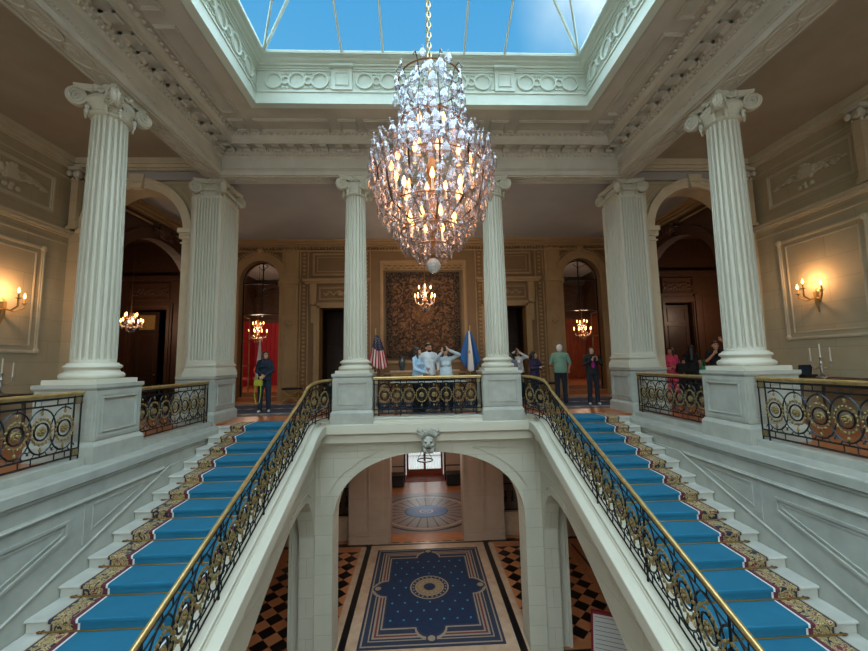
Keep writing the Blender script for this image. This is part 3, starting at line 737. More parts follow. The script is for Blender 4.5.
# rooms beyond the two glazed arches of the rear wall
for s in SX:
    nm = 'left' if s < 0 else 'right'
    m = MB()
    m.mat(0).box(s*4.6, s*9.0, 20.0, 20.2, .3, 3.55); m.box(s*4.5, s*4.7, 14.7, 20.1, .3, 3.55); m.box(s*8.9, s*9.1, 14.7, 20.1, .3, 3.55)
    # vertical folds in the hangings
    k = 4.8
    while k < 8.8: m.lathe([(.05, .3), (.05, 3.5)], (s*k, 19.98, 0), 8); k += .22
    m.mat(1).box(s*4.6, s*9.0, 20.0, 20.2, 3.55, 6.3).box(s*4.5, s*4.7, 14.7, 20.1, 3.55, 6.3).box(s*8.9, s*9.1, 14.7, 20.1, 3.55, 6.3)
    m.box(s*4.7, s*8.9, 19.8, 20, 3.55, 3.75).box(s*4.7, s*8.9, 19.7, 20, 5.4, 5.6)
    m.ring([[(s*(7.2-(2+r)*math.cos(t)), 19.95-w, 3.8+1.5*math.sin(t)+r) for r, w in ((0, 0), (0, .1), (.15, .1), (.15, 0))] for t in [PI*i/20 for i in range(21)]])
    m.mat(2).box(s*4.5, s*9.1, 14.6, 20.2, 5.9, 6.1)
    struct('wall_rear', m, [M['red'] if s < 0 else M['rust'], M['darkwood'], M['gceil']], ('crimson hung walls of the salon beyond the left glazed arch' if s < 0 else 'rust coloured walls of the salon beyond the right glazed arch'), 'wall')
    m = MB(); m.box(s*4.5, s*9.1, 14.7, 20.2, .0, .3); m.box(s*5.45, s*7.05, 14.2, 14.75, -.1, .15)
    struct('floor', m, M['parq'], 'parquet floor of the %s salon beyond the glazed arch' % nm, 'floor')
    # glazed arch frame
    w = thing('window_1' if s < 0 else 'window_2', 'dark framed glazed fanlight and glass door frame in the %s rear arch' % nm, 'window', (s*6.25, YB+.3, .1)); w['kind'] = 'structure'
    mm = MB(); yy = YB+.3
    mm.tube([(s*6.25-.74*math.cos(t), yy, 4.5+.80*math.sin(t)) for t in [PI*i/24 for i in range(25)]], .025, 6)
    for x in (-.73, -.0, .73): mm.box(s*6.25+x-.018, s*6.25+x+.018, yy-.02, yy+.02, 3.2 if x == 0 else .15, 4.5 if x else 5.28)
    for z in (4.5, 3.3): mm.box(s*6.25-.74, s*6.25+.74, yy-.02, yy+.02, z-.02, z+.02)
    mm.tube([(s*6.25-.18, yy, 5.17), (s*6.25, yy, 5.0), (s*6.25+.3, yy-.25, 5.13), (s*6.25+.05, yy-.3, 5.22)], .015, 5)
    mm.build('window_frame', M['iron'], w, world=True)
    mm = MB(); us = [-.73+1.46*i/20 for i in range(21)]
    mm.strip(us, [3.3]*21, [4.5+.79*math.sqrt(max(0, 1-(u/.74)**2)) for u in us], lambda u, v, w2: (s*6.25+u, yy+w2, v), -.004, .004)
    mm.build('pane', M['pane2'], w, world=True)
    # open glass door leaf folded back on the outer side
    mm = MB()
    x = s*7.02
    for z in (.2, 1.3, 2.25, 3.2): mm.box(x-.02, x+.02, yy, yy+.7, z, z+.05)
    for y in (yy, yy+.66): mm.box(x-.02, x+.02, y, y+.05, .18, 3.25)
    mm.build('door_leaf_frame', M['panel'], w, world=True)
    # doorway rooms behind the column bays
    m = MB(); m.box(s*2.0, s*4.45, 16.9, 17.1, 0, 3.8).box(s*2.0, s*2.1, 14.7, 17, 0, 3.8).box(s*4.35, s*4.45, 14.7, 17, 0, 3.8).box(s*2, s*4.45, 14.6, 17, 3.7, 3.9).box(s*2, s*4.45, 14.2, 17, -.2, 0)
    m.box(s*3.9, s*3.1, 16.5, 16.9, 0, 1.9).box(s*3.95, s*3.0, 16.45, 16.9, 1.9, 2.02)
    m.box(s*3.8, s*4.3, 16.8, 16.9, 2.1, 3.3)
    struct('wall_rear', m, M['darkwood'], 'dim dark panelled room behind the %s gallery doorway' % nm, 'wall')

# ---------------- entablature, coffered ceiling
ent = [(-4.95, -3), (-4.95, 8.83), (4.95, 8.83), (4.95, -3)]
path = ent[::-1]   # traverse so that the inside is on the left
def shoelace(p): return sum(a[0]*b[1]-b[0]*a[1] for a, b in zip(p, p[1:]+p[:1]))
if shoelace(path) < 0: path = path[::-1]
m = MB()
prof = [(-.45, 6.75), (-.45, 5.9625), (0, 5.9625), (0, 6.065), (.015, 6.068), (.03, 6.09), (.015, 6.115), (.03, 6.12), (.03, 6.35), (.05, 6.37), (.08, 6.40), (.08, 6.43), (.12, 6.47), (.14, 6.58), (.43, 6.58), (.43, 6.50), (.46, 6.50), (.46, 6.60), (.49, 6.62), (.53, 6.67), (.55, 6.72), (.60, 6.73), (.60, 6.9), (-.45, 6.9)]
m.sweep(path, prof, cap=True)
def along(path, step, off0=0):  # yield (x,y,tx,ty) stations per segment (not wrapping corners)
    for a, b in zip(path, path[1:]):
        L = math.dist(a, b); tx, ty = (b[0]-a[0])/L, (b[1]-a[1])/L; n = int(L/step)
        st = L/n
        for i in range(n): yield (a[0]+tx*st*(i+.5), a[1]+ty*st*(i+.5), tx, ty)
def inpath(d):   # offset path inward
    return [(-4.95+d, -3), (-4.95+d, 8.83-d), (4.95-d, 8.83-d), (4.95-d, -3)] if path[0][0] < 0 else [(4.95-d, -3), (4.95-d, 8.83-d), (-4.95+d, 8.83-d), (-4.95+d, -3)]
struct('trim_6', m, M['plaster'], 'deep moulded entablature running round the stair hall above the columns', 'entablature')
# ornament of the entablature: modillions, eggs, bead course, leaf course
m = MB()
for x, y, tx, ty in along(inpath(.14), .36):
    nx, ny = -ty, tx
    c = Vector((x, y, 0))
    m.obox((x+nx*.13, y+ny*.13, 6.55), (tx*.085, ty*.085, 0), (nx*.13, ny*.13, 0), (0, 0, .035))
    for q in (0.03, .23):
        m.tube([(x+nx*q-tx*.085, y+ny*q-ty*.085, 6.52), (x+nx*q+tx*.085, y+ny*q+ty*.085, 6.52)], .05 if q < .1 else .035, 8)
for x, y, tx, ty in along(inpath(.13), .09):
    m.ball((x, y, 6.50), (.03, .03, .045), 6, 4)
for x, y, tx, ty in along(inpath(.09), .10):
    m.ball((x, y, 6.42), (.035, .035, .035), 6, 4)
for x, y, tx, ty in along(inpath(.03), .06):
    m.ball((x, y, 6.095), (.02, .02, .02), 5, 4)
for x, y, tx, ty in along(inpath(.55), .13):
    m.ball((x, y, 6.69), (.05, .05, .035), 6, 4)
struct('trim_7', m, M['plaster'], 'carved modillions, eggs and beads of the stair hall cornice', 'cornice ornament')
# guilloche on the soffit of the beams
m = MB()
sofp = inpath(-.225)
for x, y, tx, ty in along(sofp, .50):
    nx, ny = -ty, tx
    pts = [(x+tx*.24*math.cos(a)+nx*.12*math.sin(a), y+ty*.24*math.cos(a)+ny*.12*math.sin(a), 5.955) for a in [2*PI*i/20 for i in range(20)]]
    m.tube(pts, .018, 5, closed=True)
    for k in range(5): m.ball((x+tx*(.05*k-.1), y+ty*(.05*k-.1), 5.958), (.045, .045, .018), 6, 4)
for d in (-.06, -.39): 
    pp = inpath(d); m.sweep(pp, [(-.02, 5.94), (.02, 5.94), (.02, 5.965), (-.02, 5.965)])
struct('trim_8', m, M['plaster'], 'guilloche bands carved under the beams above the columns', 'soffit ornament')
# ceiling slab (ring)
m = MB()
CX, CY0, CY1 = 3.45, -2.4, 7.25
m.box(-4.95, 4.95, CY1+.03, 9.3, 6.75, 6.88)
for s in SX: m.box(s*(CX+.03), s*5.4, -3, CY1+.03, 6.75, 6.88)
m.box(-CX, CX, -3, CY0-.03, 6.75, 6.88)
D = XY(6.75, -1)
# coffers on the far side
xs = [(-3.78, -2.15), (-1.93, -1.52), (-1.36, 1.36), (1.52, 1.93), (2.15, 3.78)]
for a, b in xs: m.frame(a, b, 7.83, 8.27, D, 0, .035, .06)
for s in SX:
    a, b = sorted((s*3.98, s*4.34))
    m.frame(a, b, 7.83, 8.27, D, 0, .035, .06)
    for y0, y1 in ((5.55, 7.62), (4.35+.9, 5.35) if False else (3.3, 5.3), (1.0, 3.05)):
        m.frame(a, b, y0, y1, D, 0, .035, .06)
# leaf moulding round the opening
m.sweep([(-CX, CY0), (CX, CY0), (CX, CY1), (-CX, CY1)], [(-.01, 6.77), (-.01, 6.69), (-.05, 6.69), (-.07, 6.71), (-.16, 6.715), (-.2, 6.745), (-.2, 6.77)], closed=True)
for x, y, tx, ty in along([(-CX-.115, CY0), (-CX-.115, CY1+.115), (CX+.115, CY1+.115), (CX+.115, CY0)], .085):
    m.ball((x, y, 6.71), (.045, .045, .025), 6, 4)
struct('ceiling', m, M['plaster'], 'coffered cream ceiling around the skylight opening', 'ceiling')
# skylight curb
m = MB()
op = [(-CX, CY0), (CX, CY0), (CX, CY1), (-CX, CY1)]   # CCW: inside is left
m.sweep(op, [(0, 6.68), (.0, 6.95), (.0, 7.42), (.05, 7.42), (.05, 7.46), (.09, 7.46), (.09, 7.50), (.15, 7.52), (.17, 7.55), (.24, 7.56), (.24, 7.60), (-.15, 7.60), (-.15, 6.68)], closed=True)
m.sweep(op, [(0, 6.92), (.02, 6.92), (.02, 6.96), (0, 6.96)], closed=True); m.sweep(op, [(0, 7.38), (.03, 7.38), (.03, 7.42), (0, 7.42)], closed=True)
def curbwall(mb, O, T, Nn, L):  # O origin, T tangent along wall, Nn inward normal
    O = Vector(O); T = Vector(T); Nn = Vector(Nn)
    CM = lambda u, v, w: tuple(O+T*u+Nn*w+Vector((0,0,v)))
    posts = []
    half = L/2
    n = max(1, round(L/3.45)); 
    ps = [half-1.70, half+1.70] if L < 8 else [half-3.9, half-.9, half+2.4]
    if L < 8: pass
    for p in ps:
        mb.prism([(p-.21, 6.96), (p+.21, 6.96), (p+.21, 7.42), (p-.21, 7.42)], CM, 0, .05); mb.frame(p-.14, p+.14, 7.04, 7.34, CM, .05, .065, .025)
        mb.prism([(p-.24, 7.42), (p+.24, 7.42), (p+.24, 7.47), (p-.24, 7.47)], CM, 0, .14)
        posts.append(p)
    edges = [0]+posts+[L]
    for a, b in zip(edges, edges[1:]):
        a2 = a+(.22 if a > 0 else .12); b2 = b-(.22 if b < L else .12)
        n = max(1, round((b2-a2)/.50)); st = (b2-a2)/n
        for i in range(n):
            c = a2+st*(i+.5)
            for (cc, r, t) in ((c, .165, .03), (c+st/2, .075, .026)):
                if cc > b2-.02: continue
                pts = [CM(cc+r*math.cos(q), 7.17+r*math.sin(q), .02) for q in [2*PI*k/18 for k in range(18)]]
                mb.tube(pts, t, 5, closed=True)
            for sg in (-1, 1):
                for k in range(4): mb.ball(CM(c+st/2+(k-1.5)*.05, 7.17+sg*.15, .01), .022, 5, 4)
curbwall(m, (-CX, CY1, 0), (1, 0, 0), (0, -1, 0), 2*CX)
curbwall(m, (-CX, CY0, 0), (0, 1, 0), (1, 0, 0), CY1-CY0)
curbwall(m, (CX, CY0, 0), (0, 1, 0), (-1, 0, 0), CY1-CY0)
struct('trim_9', m, M['curb'], 'white skylight curb with a frieze of interlaced rings', 'skylight curb')
# glass roof
gx, gy1, gy0, gz = CX-.22, CY1-.24, CY0+.22, 7.60
sl = .52; hr = gx*sl
R1 = (0, gy1-gx, gz+hr); R0 = (0, gy0+gx, gz+hr)
sky = thing('window_3', 'hipped glass skylight with pale ribs showing blue sky', 'skylight', (0, (gy0+gy1)/2, gz)); sky['kind'] = 'structure'
mm = MB()
A, B, C_, D_ = (-gx, gy1, gz), (gx, gy1, gz), (gx, gy0, gz), (-gx, gy0, gz)
mm.add([A, B, R1], [(0, 1, 2)]); mm.add([B, C_, R0, R1], [(0, 1, 2, 3)]); mm.add([C_, D_, R0], [(0, 1, 2)]); mm.add([D_, A, R1, R0], [(0, 1, 2, 3)])
g = mm.build('glass', M['pane'], sky, world=True)
sd = g.modifiers.new('thick', 'SOLIDIFY'); sd.thickness = .012
mm = MB()
def rib(p, q, r=.022): mm.tube([p, q], r, 4); 
for p, q in ((A, R1), (B, R1), (C_, R0), (D_, R0), (R0, R1)): rib(p, q, .03)
for x in (-1.66, -.83, .06, .83, 1.66):
    t = (gx-abs(x)); rib((x, gy1, gz-.01), (x, gy1-t, gz+t*sl-.01))
rib(A, (-gx+1.41, gy1-2.4, gz+1.41*sl-.01)); rib(B, (gx-1.41, gy1-2.4, gz+1.41*sl-.01))
for s in SX:
    y = gy1-2.6
    while y > gy0+.3:
        t = min(gx, gy1-y, y-gy0); rib((s*gx, y, gz-.01), (s*(gx-t), y, gz+t*sl-.01)); y -= .83
mm.build('glazing_bar', M['curb'], sky, world=True)
mm = MB(); mm.sweep([(-gx, gy0), (gx, gy0), (gx, gy1), (-gx, gy1)], [(-.03, gz-.03), (.03, gz-.03), (.03, gz+.03), (-.03, gz+.03)], closed=True); mm.build('window_frame', M['curb'], sky, world=True)

# ================================================================== THINGS
# ---------------- columns
def volute(mb, c, h, r=.10, th=.035):   # spiral scroll disc, h = horizontal unit in its plane
    c = Vector(c); h = Vector(h).normalized(); up = Vector((0,0,1)); n = h.cross(up)
    mb.ring([[c + h*rr*math.cos(a) + up*rr*math.sin(a) + n*w for a in [2*PI*j/20 for j in range(20)]] for rr, w in ((r*.85, -th), (r, -th*.6), (r, th*.6), (r*.85, th))])
    for sg in (-1, 1):
        pts = []
        for i in range(34):
            t = i/33; a = sg*0 + t*2*PI*2.1 + PI/2; rr = r*(1.0-.86*t)
            pts.append(c + h*rr*math.cos(a) + up*rr*math.sin(a) + n*sg*(th+.004+.02*t))
        mb.tube(pts, lambda t: .017*(1-.4*t), 5)
        mb.ball(c+n*sg*(th+.03), .02, 7, 5)
def make_capital(root, hx, hy, r, z0, loc):   # half widths at volutes
    x0, y0 = loc
    m = MB()
    if r: m.lathe([(r, z0-.02), (r+.03, z0), (r+.045, z0+.02), (r+.03, z0+.04), (r, z0+.05), (r+.02, z0+.12), (r+.09, z0+.2), (r+.07, z0+.28), (r, z0+.36)], (x0, y0, 0), 28)
    else: m.box(x0-hx+.05, x0+hx-.05, y0-hy+.05, y0+hy-.05, z0-.02, z0+.36); m.box(x0-hx+.02, x0+hx-.02, y0-hy+.02, y0+hy-.02, z0-.02, z0+.04)
    # abacus with concave sides
    def aba(k, sh):
        P = []
        for (ax, ay, bx, by) in ((-1,-1,1,-1), (1,-1,1,1), (1,1,-1,1), (-1,1,-1,-1)):
            for i in range(8):
                t = i/8; d = 1-.13*math.sin(PI*t)**.8*sh
                px, py = lerp(ax, bx, t), lerp(ay, by, t)
                if ax == bx: px *= d
                else: py *= d
                P.append((x0+px*(hx+.06)*k, y0+py*(hy+.06)*k, 0))
        return P
    m.ring([[(p[0], p[1], z) for p in aba(k, 1)] for k, z in ((.90, z0+.36), (.93, z0+.375), (.97, z0+.40), (.99, z0+.43), (1, z0+.436), (1, z0+.465))])
    # central flowers, hanging buds, egg course
    for (dx, dy) in ((0,-1), (0,1), (1,0), (-1,0)):
        bx, by = x0+dx*(hx+.02), y0+dy*(hy+.02)
        tx, ty = -dy, dx
        m.ball((bx, by, z0+.40), (.05, .05, .055), 8, 6)
        for k in range(6): m.ball((bx+tx*.055*math.cos(k*PI/3), by+ty*.055*math.cos(k*PI/3), z0+.40+.05*math.sin(k*PI/3)), .028, 6, 4)
        n = 5 if r else 9; w = (hx if dy else hy)-.13
        for k in range(n): 
            q = -w+2*w*(k+.5)/n; m.ball((bx+tx*q-dx*.01, by+ty*q-dy*.01, z0+.19), (.028, .028, .042), 6, 5)
        for q in (-w-.0, w+.0):
            for k in range(3): m.ball((bx+tx*q-dx*.03, by+ty*q-dy*.03, z0+.09-.045*k), (.036-.007*k, .036-.007*k, .036), 7, 5)
        # leafy sprays climbing to the volutes
        for sg in (-1, 1): m.tube([(bx+tx*sg*.05, by+ty*sg*.05, z0+.33), (bx+tx*sg*.13, by+ty*sg*.13, z0+.36), (bx+tx*sg*w*.9, by+ty*sg*w*.9, z0+.34)], lambda t: .03*(1-.5*t), 6)
    c = m.build('capital', M['stonep'], root, world=True); sm(c)
    for a in (-1, 1):
        for b in (-1, 1):
            mm = MB()
            volute(mm, (x0+a*(hx-.0), y0+b*(hy+.035), z0+.235), (math.cos(.38), a*b*math.sin(.38), 0), .14)
            volute(mm, (x0+a*(hx+.035), y0+b*(hy-.0), z0+.235), (a*b*math.sin(.38), math.cos(.38), 0), .14)
            v = mm.build('volute', M['stonep'], c, world=False); v.data.transform(Matrix.Translation(-root.location)); sm(v)
def pedestal(root, x0, x1, y0, y1, zb=-.04, zt=1.10):
    m = MB()
    o = .05
    m.box(x0-o, x1+o, y0-o, y1+o, zb, zb+.24); m.ring([[(x0-a, y0-a, z), (x1+a, y0-a, z), (x1+a, y1+a, z), (x0-a, y1+a, z)] for a, z in ((o, zb+.24), (o-.015, zb+.27), (.0, zb+.31), (0, zt-.10), (.012, zt-.08), (.028, zt-.06), (.03, zt-.05), (.03, zt))])
    for (Mf, a, b) in ((lambda u, v, w: (u, y0-w, v), x0, x1), (lambda u, v, w: (x1+w, u, v), y0, y1), (lambda u, v, w: (x0-w, u, v), y0, y1), (lambda u, v, w: (u, y1+w, v), x0, x1)):
        # sunk panel drawn by a raised border
        m.frame(a+.10, b-.10, zb+.42, zt-.20, Mf, 0, .020, .022); m.frame(a+.005, b-.005, zb+.325, zt-.105, Mf, 0, .014, .095)
    return m.build('pedestal', M['marble'], root, world=True)
def round_column(x, y, label):
    c = thing('fluted_column', label, 'column', (x, y, -.04), group='round fluted columns of the stair hall')
    pedestal(c, x-.44, x+.44, y-.44, y+.44)
    m = MB(); m.box(x-.40, x+.40, y-.40, y+.40, 1.10, 1.17)
    m.lathe([(.375, 1.17), (.40, 1.20), (.40, 1.235), (.375, 1.265), (.345, 1.275), (.33, 1.30), (.335, 1.325), (.355, 1.335), (.365, 1.36), (.35, 1.385), (.325, 1.395), (.31, 1.42)], (x, y, 0), 36)
    sm(m.build('base', M['stonep'], c, world=True))
    m = MB(); NF = 20; rings = []
    H0, H1 = 1.42, 5.52; x0c = x
    zs = [(0, 0), (.035, 0), (.06, .7), (.09, 1)] + [(lerp(.12, 3.95, i/8), 1) for i in range(9)] + [(4.0, .9), (4.03, .6), (4.06, 0), (4.10, 0)]
    for dz, dep in zs:
        t = dz/4.1; R = .283 - .045*t**1.6; ring = []
        for k in range(NF):
            for q, d in ((0, 0), (.22, -.05), (.44, 0), (.50, .7), (.60, .95), (.72, 1.0), (.84, .95), (.94, .7)):
                a = 2*PI*(k+q)/NF; rr = R-.050*d*dep
                ring.append((x+rr*math.cos(a), y+rr*math.sin(a), H0+dz))
        rings.append(ring)
    m.ring(rings); m.build('shaft', M['stonep'], c, world=True)
    make_capital(c, .285, .285, .255, 5.50, (x, y))
    return c
round_column(-5.38, 6.16, 'large round fluted column at the left, nearest the camera, on a panelled pedestal')
round_column(5.38, 6.16, 'large round fluted column at the right, nearest the camera, on a panelled pedestal')
round_column(-1.745, 9.16, 'slender round fluted column left of the balcony railing')
round_column(1.745, 9.16, 'slender round fluted column right of the balcony railing')
for s in SX:
    x0, x1 = sorted((s*4.99, s*5.85))
    c = thing('fluted_pier', 'square fluted corner pier at the head of the %s stair' % ('left' if s < 0 else 'right'), 'pier', (s*5.4, 9.45, -.04), group=None)
    pedestal(c, x0, x1, 8.97, 9.95)
    a0, a1 = sorted((s*5.0, s*5.66)); b0, b1 = 9.0, 9.88
    m = MB()
    xa, xb = sorted((s*5.0, s*5.85))
    m.box(s*5.66, s*5.85, 9.2, 9.9, 1.10, 5.96)
    for o, z0, z1 in ((.06, 1.10, 1.17), (.05, 1.17, 1.24), (.03, 1.24, 1.29), (.015, 1.29, 1.33), (.035, 1.33, 1.37), (.01, 1.37, 1.42)): m.box(a0-o, a1+o, b0-o, b1+o, z0, z1)
    m.build('base', M['stonep'], c, world=True)
    # fluted shaft outline
    def outline(dep):
        P = []
        def side(p, q, n, inw, mar=.05):
            L = math.dist(p, q); tx, ty = (q[0]-p[0])/L, (q[1]-p[1])/L; st = (L-2*mar)/n
            P.append(p)
            for k in range(n):
                for f, d in ((.22, 0), (.27, .9), (.4, 1.25), (.6, 1.25), (.73, .9), (.78, 0)):
                    u = mar+st*(k+f); P.append((p[0]+tx*u+inw[0]*.036*d*dep, p[1]+ty*u+inw[1]*.036*d*dep))
        side((a0, b0), (a1, b0), 8, (0, 1)); side((a1, b0), (a1, b1), 8 if s < 0 else 8, (-1, 0), .12); side((a1, b1), (a0, b1), 8, (0, -1)); side((a0, b1), (a0, b0), 8, (1, 0), .12)
        return P
    m = MB(); m.ring([[(p[0], p[1], z) for p in outline(d)] for z, d in ((1.42, 0), (1.46, 0), (1.50, .9), (1.55, 1), (5.40, 1), (5.45, .8), (5.48, 0), (5.52, 0))])
    m.build('shaft', M['stonep'], c, world=True)
    make_capital(c, .31, .45, 0, 5.50, (s*5.31, 9.45))

# ---------------- railings
def rose(m, P, u, v, r, th=.02, n=10):
    for k in range(8): m.ball(P(u+r*.62*math.cos(k*PI/4), v+r*.62*math.sin(k*PI/4), th*.6), (r*.26, r*.26, r*.26), 6, 4)
    m.ball(P(u, v, th), r*.36, 8, 5)
    m.ring([[P(u+rr*math.cos(a), v+rr*math.sin(a), w) for a in [2*PI*j/16 for j in range(16)]] for rr, w in ((r*.8, -th*.3), (r, 0), (r*.8, th*.5))])
def railing(root, P, L, n, sp, H=.94, posts=(), first=None, shear=False, label=None):
    # P(u, v, w): u along, v above the foot, w sideways
    N = max(2, int(L/.12)) if shear else 2
    line = lambda v, a=0, b=L: [P(lerp(a, b, i/N), v, 0) for i in range(N+1)]
    m = MB(); m.tube(line(H+.012), .026, 10, flat=1.0, up=(0,0,1)); m.tube(line(H-.015), .014, 6)
    sm(m.build('handrail', M['brass'], root, world=True))
    m = MB()
    for v, r in ((H-.045, .013), (H-.13, .012), (.055, .013), (.15, .012)): m.tube(line(v), r, 4)
    nn = max(2, round(L/.29))
    for k in range(nn*2):
        u = L*(k+.5)/(nn*2); 
        if k % 3: m.tube([P(u, H-.13, 0), P(u, H-.045, 0)], .009, 4); m.tube([P(u, .055, 0), P(u, .15, 0)], .009, 4)
    for u in (0.02, .13, L-.13, L-.02): m.tube([P(u, 0, 0), P(u, H-.0, 0)], .014, 4)
    m.build('rail_bar', M['iron'], root, world=True)
    for u in posts:
        m = MB(); m.tube([P(u, 0, 0), P(u, H, 0)], .013, 5); m.ball(P(u, .02, 0), .018, 6, 4); m.build('baluster', M['iron'], root, world=True)
    m = MB()
    f = first if first is not None else (L-(n-1)*sp)/2
    for k in range(n):
        u = f+sp*k; pts = []
        for a in [2*PI*i/30 for i in range(31)]:
            uu = u+.60*sp*math.cos(a); vv = .47+.285*math.sin(a)
            if .14 < uu < L-.14: pts.append(P(uu, vv, .004*(1 if k % 2 else -1)))
            else:
                if len(pts) > 1: m.tube(pts, .0115, 4)
                pts = []
        if len(pts) > 1: m.tube(pts, .0115, 4)
    for k in range(n):
        u = f+sp*k
        m.tube([P(u+.092*math.cos(a), .47+.11*math.sin(a), .0) for a in [2*PI*i/16 for i in range(16)]], .012, 5, closed=True)
        m.tube([P(u, .15, 0), P(u, .27, 0)], .009, 4); m.tube([P(u, .70, 0), P(u, H-.13, 0)], .009, 4)
        for sg in SX:  # small scrolls
            m.tube([P(u+sg*(.12+.045*math.cos(a)), .20+.045*math.sin(a), 0) for a in [.5*i for i in range(10)]], .008, 4)
    m.build('iron_ring', M['iron'], root, world=True)
    for k in range(n):
        u = f+sp*k
        mm = MB(); rose(mm, P, u, .47, .062)
        mm.build('rosette', M['goldp'], root, world=True)
        mm = MB(); RR = .15
        for j in range(18):
            a = 2*PI*j/18
            mm.ball(P(u+RR*.86*math.cos(a), .47+RR*1.08*math.sin(a), .008), (.020, .020, .020) if j % 2 else (.014, .014, .026), 6, 4)
        mm.tube([P(u+RR*.86*math.cos(a), .47+RR*1.08*math.sin(a), 0) for a in [2*PI*i/18 for i in range(18)]], .009, 5, closed=True)
        for dv in (-.235, .235): mm.ball(P(u, .47+dv, .0), (.02, .015, .03), 6, 5)
        mm.build('wreath', M['goldp'], root, world=True)
    for u in (.075, L-.075):
        for v in (.10, H-.09):
            mm = MB(); mm.obox(P(u, v, 0), (P(u+.04, v, 0)[0]-P(u, v, 0)[0], P(u+.04, v, 0)[1]-P(u, v, 0)[1], 0), (P(u, v, .012)[0]-P(u, v, 0)[0], P(u, v, .012)[1]-P(u, v, 0)[1], 0), (0,0,.04))
            mm.build('corner_plaque', M['goldp'], root, world=True)
c = thing('balcony_railing', 'straight iron and gilt railing across the balcony between two slender columns', 'railing', (0, 8.86, .10), group=None)
railing(c, lambda u, v, w: (-1.28+u, 8.86-w, .10+v), 2.56, 8, .29, H=.87, posts=(.64, 1.92))
for s in SX:
    nm = 'left' if s < 0 else 'right'
    c = thing('gallery_railing', 'iron and gilt railing in the %s side gallery, between round column and corner pier' % nm, 'railing', (s*5.1, 6.65, .055))
    railing(c, lambda u, v, w: (s*(5.1-w), 6.64+u, .055+v), 2.28, 7, .305, H=.90)
    c = thing('gallery_railing', 'nearest iron and gilt railing of the %s side gallery, cut by the frame' % nm, 'railing', (s*5.1, 5.69, .055))
    railing(c, lambda u, v, w: (s*(5.1-w), 5.69-u, .055+v), 3.0, 9, .31, H=.92)
    # stair railing: u measured toward the camera from the column pedestal
    def base(y):
        return zc(y)+.005
    c = thing('stair_railing', 'long sloping iron and gilt railing with brass handrail down the %s stair' % nm, 'railing', (s*2.50, 8.7, .05))
    P = lambda u, v, w: (s*(2.50-.27*(1-min(1, u/.85)**2*(3-2*min(1, u/.85)))-w), 8.74-u, max(base(8.74-u), -9)+v + (0.0))
    railing(c, P, 6.9, 22, .30, H=.87, posts=(.55, 1.75, 2.95, 4.15, 5.35), shear=True)

# ---------------- stair carpets and rods
for s in SX:
    nm = 'left' if s < 0 else 'right'
    xc = s*3.515; hw = .88
    ln = []
    ln.append((Y0S+.55, .012)); ln.append((Y0S+.0, .012))
    for i in range(0, 23):
        y = Y0S-i*RUN; z = -i*RISE
        for a in (0, .5, 1): ln.append((y-.032-.014*math.sin(a*PI/2)-.001, z+.014*math.cos(a*PI/2)-.006))
        ln.append((y-.046, z-.036)); ln.append((y-.014, z-.05)); ln.append((y-.013, z-RISE+.03)); ln.append((y-.020, z-RISE+.014))
    ln.append((Y0S-23*RUN, -23*RISE+.008))
    m = MB()
    xs = [xc-hw+2*hw*i/4 for i in range(5)]
    vs = [(x-xc, y-Y0S, z) for y, z in ln for x in xs]; fs = []
    for i in range(len(ln)-1):
        for j in range(4): fs.append((i*5+j, i*5+j+1, (i+1)*5+j+1, (i+1)*5+j))
    m.add(vs, fs)
    o = m.build('stair_carpet', M['carpet']); o.location = (xc, Y0S, 0)
    sd = o.modifiers.new('thick', 'SOLIDIFY'); sd.thickness = .008; sd.offset = 1
    tag(o, 'blue stair carpet with patterned border running down the %s flight' % nm, 'carpet')
    o2 = None
rod = thing('carpet_rod', '', 'stair rod', (0, 0, 0), group='brass rods holding the stair carpets')
m = MB(); m.tube([(-.96, 0, 0), (.96, 0, 0)], .009, 8); m.build('rod', M['brassrod'], rod)
for s in SX:
    m = MB(); m.ball((s*.97, 0, 0), (.020, .014, .014), 8, 6); m.ball((s*.99, 0, 0), (.009, .009, .009), 6, 5); m.box(s*.94-.01, s*.94+.01, -.008, .026, -.012, .01); m.build('bracket', M['tan'], rod)
ordn = ['topmost', 'second', 'third', 'fourth', 'fifth', 'sixth', 'seventh', 'eighth', 'ninth', 'tenth', 'eleventh', 'twelfth', 'thirteenth']
first = True
for s in SX:
    for i in range(13):
        o = rod if first else copy_tree(rod); first = False
        o.location = (s*3.515, Y0S-.032-i*RUN, -(i+1)*RISE+.022)
        o['label'] = 'thin brass rod across the %s stair carpet, %s from the top' % ('left' if s < 0 else 'right', ordn[i].replace('topmost', 'first'))

# ---------------- lower hall rug
def lobed(hx, hy, a, cx, cy, lob):   # rectangle with round lobes in the middle of the sides and notched corners
    P = []
    def arc(x, y, r, a0, a1, n=10, sx=1, sy=1): P.extend([(x+r*sx*math.cos(lerp(a0, a1, i/n)), y+r*sy*math.sin(lerp(a0, a1, i/n))) for i in range(n+1)])
    P.append((-hx, -hy)); arc(0, -hy, lob, PI, 2*PI); P.append((hx, -hy)); arc(hx, 0, lob, -PI/2, PI/2); P.append((hx, hy)); arc(0, hy, lob, 0, PI); P.append((-hx, hy)); arc(-hx, 0, lob, PI/2, 3*PI/2)
    return [(cx+x, cy+y) for x, y in P]
RX, RY, rcx, rcy = 1.72, 2.25, 0, 11.42
m = MB(); e = .012
def rect(a, b): return [(rcx-a, rcy-b), (rcx+a, rcy-b), (rcx+a, rcy+b), (rcx-a, rcy+b)]
FM = XY(ZL+.004, 1)
k = [0]
def layer(poly, mi, extra=0):
    k[0] += 1; m.mat(mi).prism(poly, FM, .0, e+.0015*k[0])
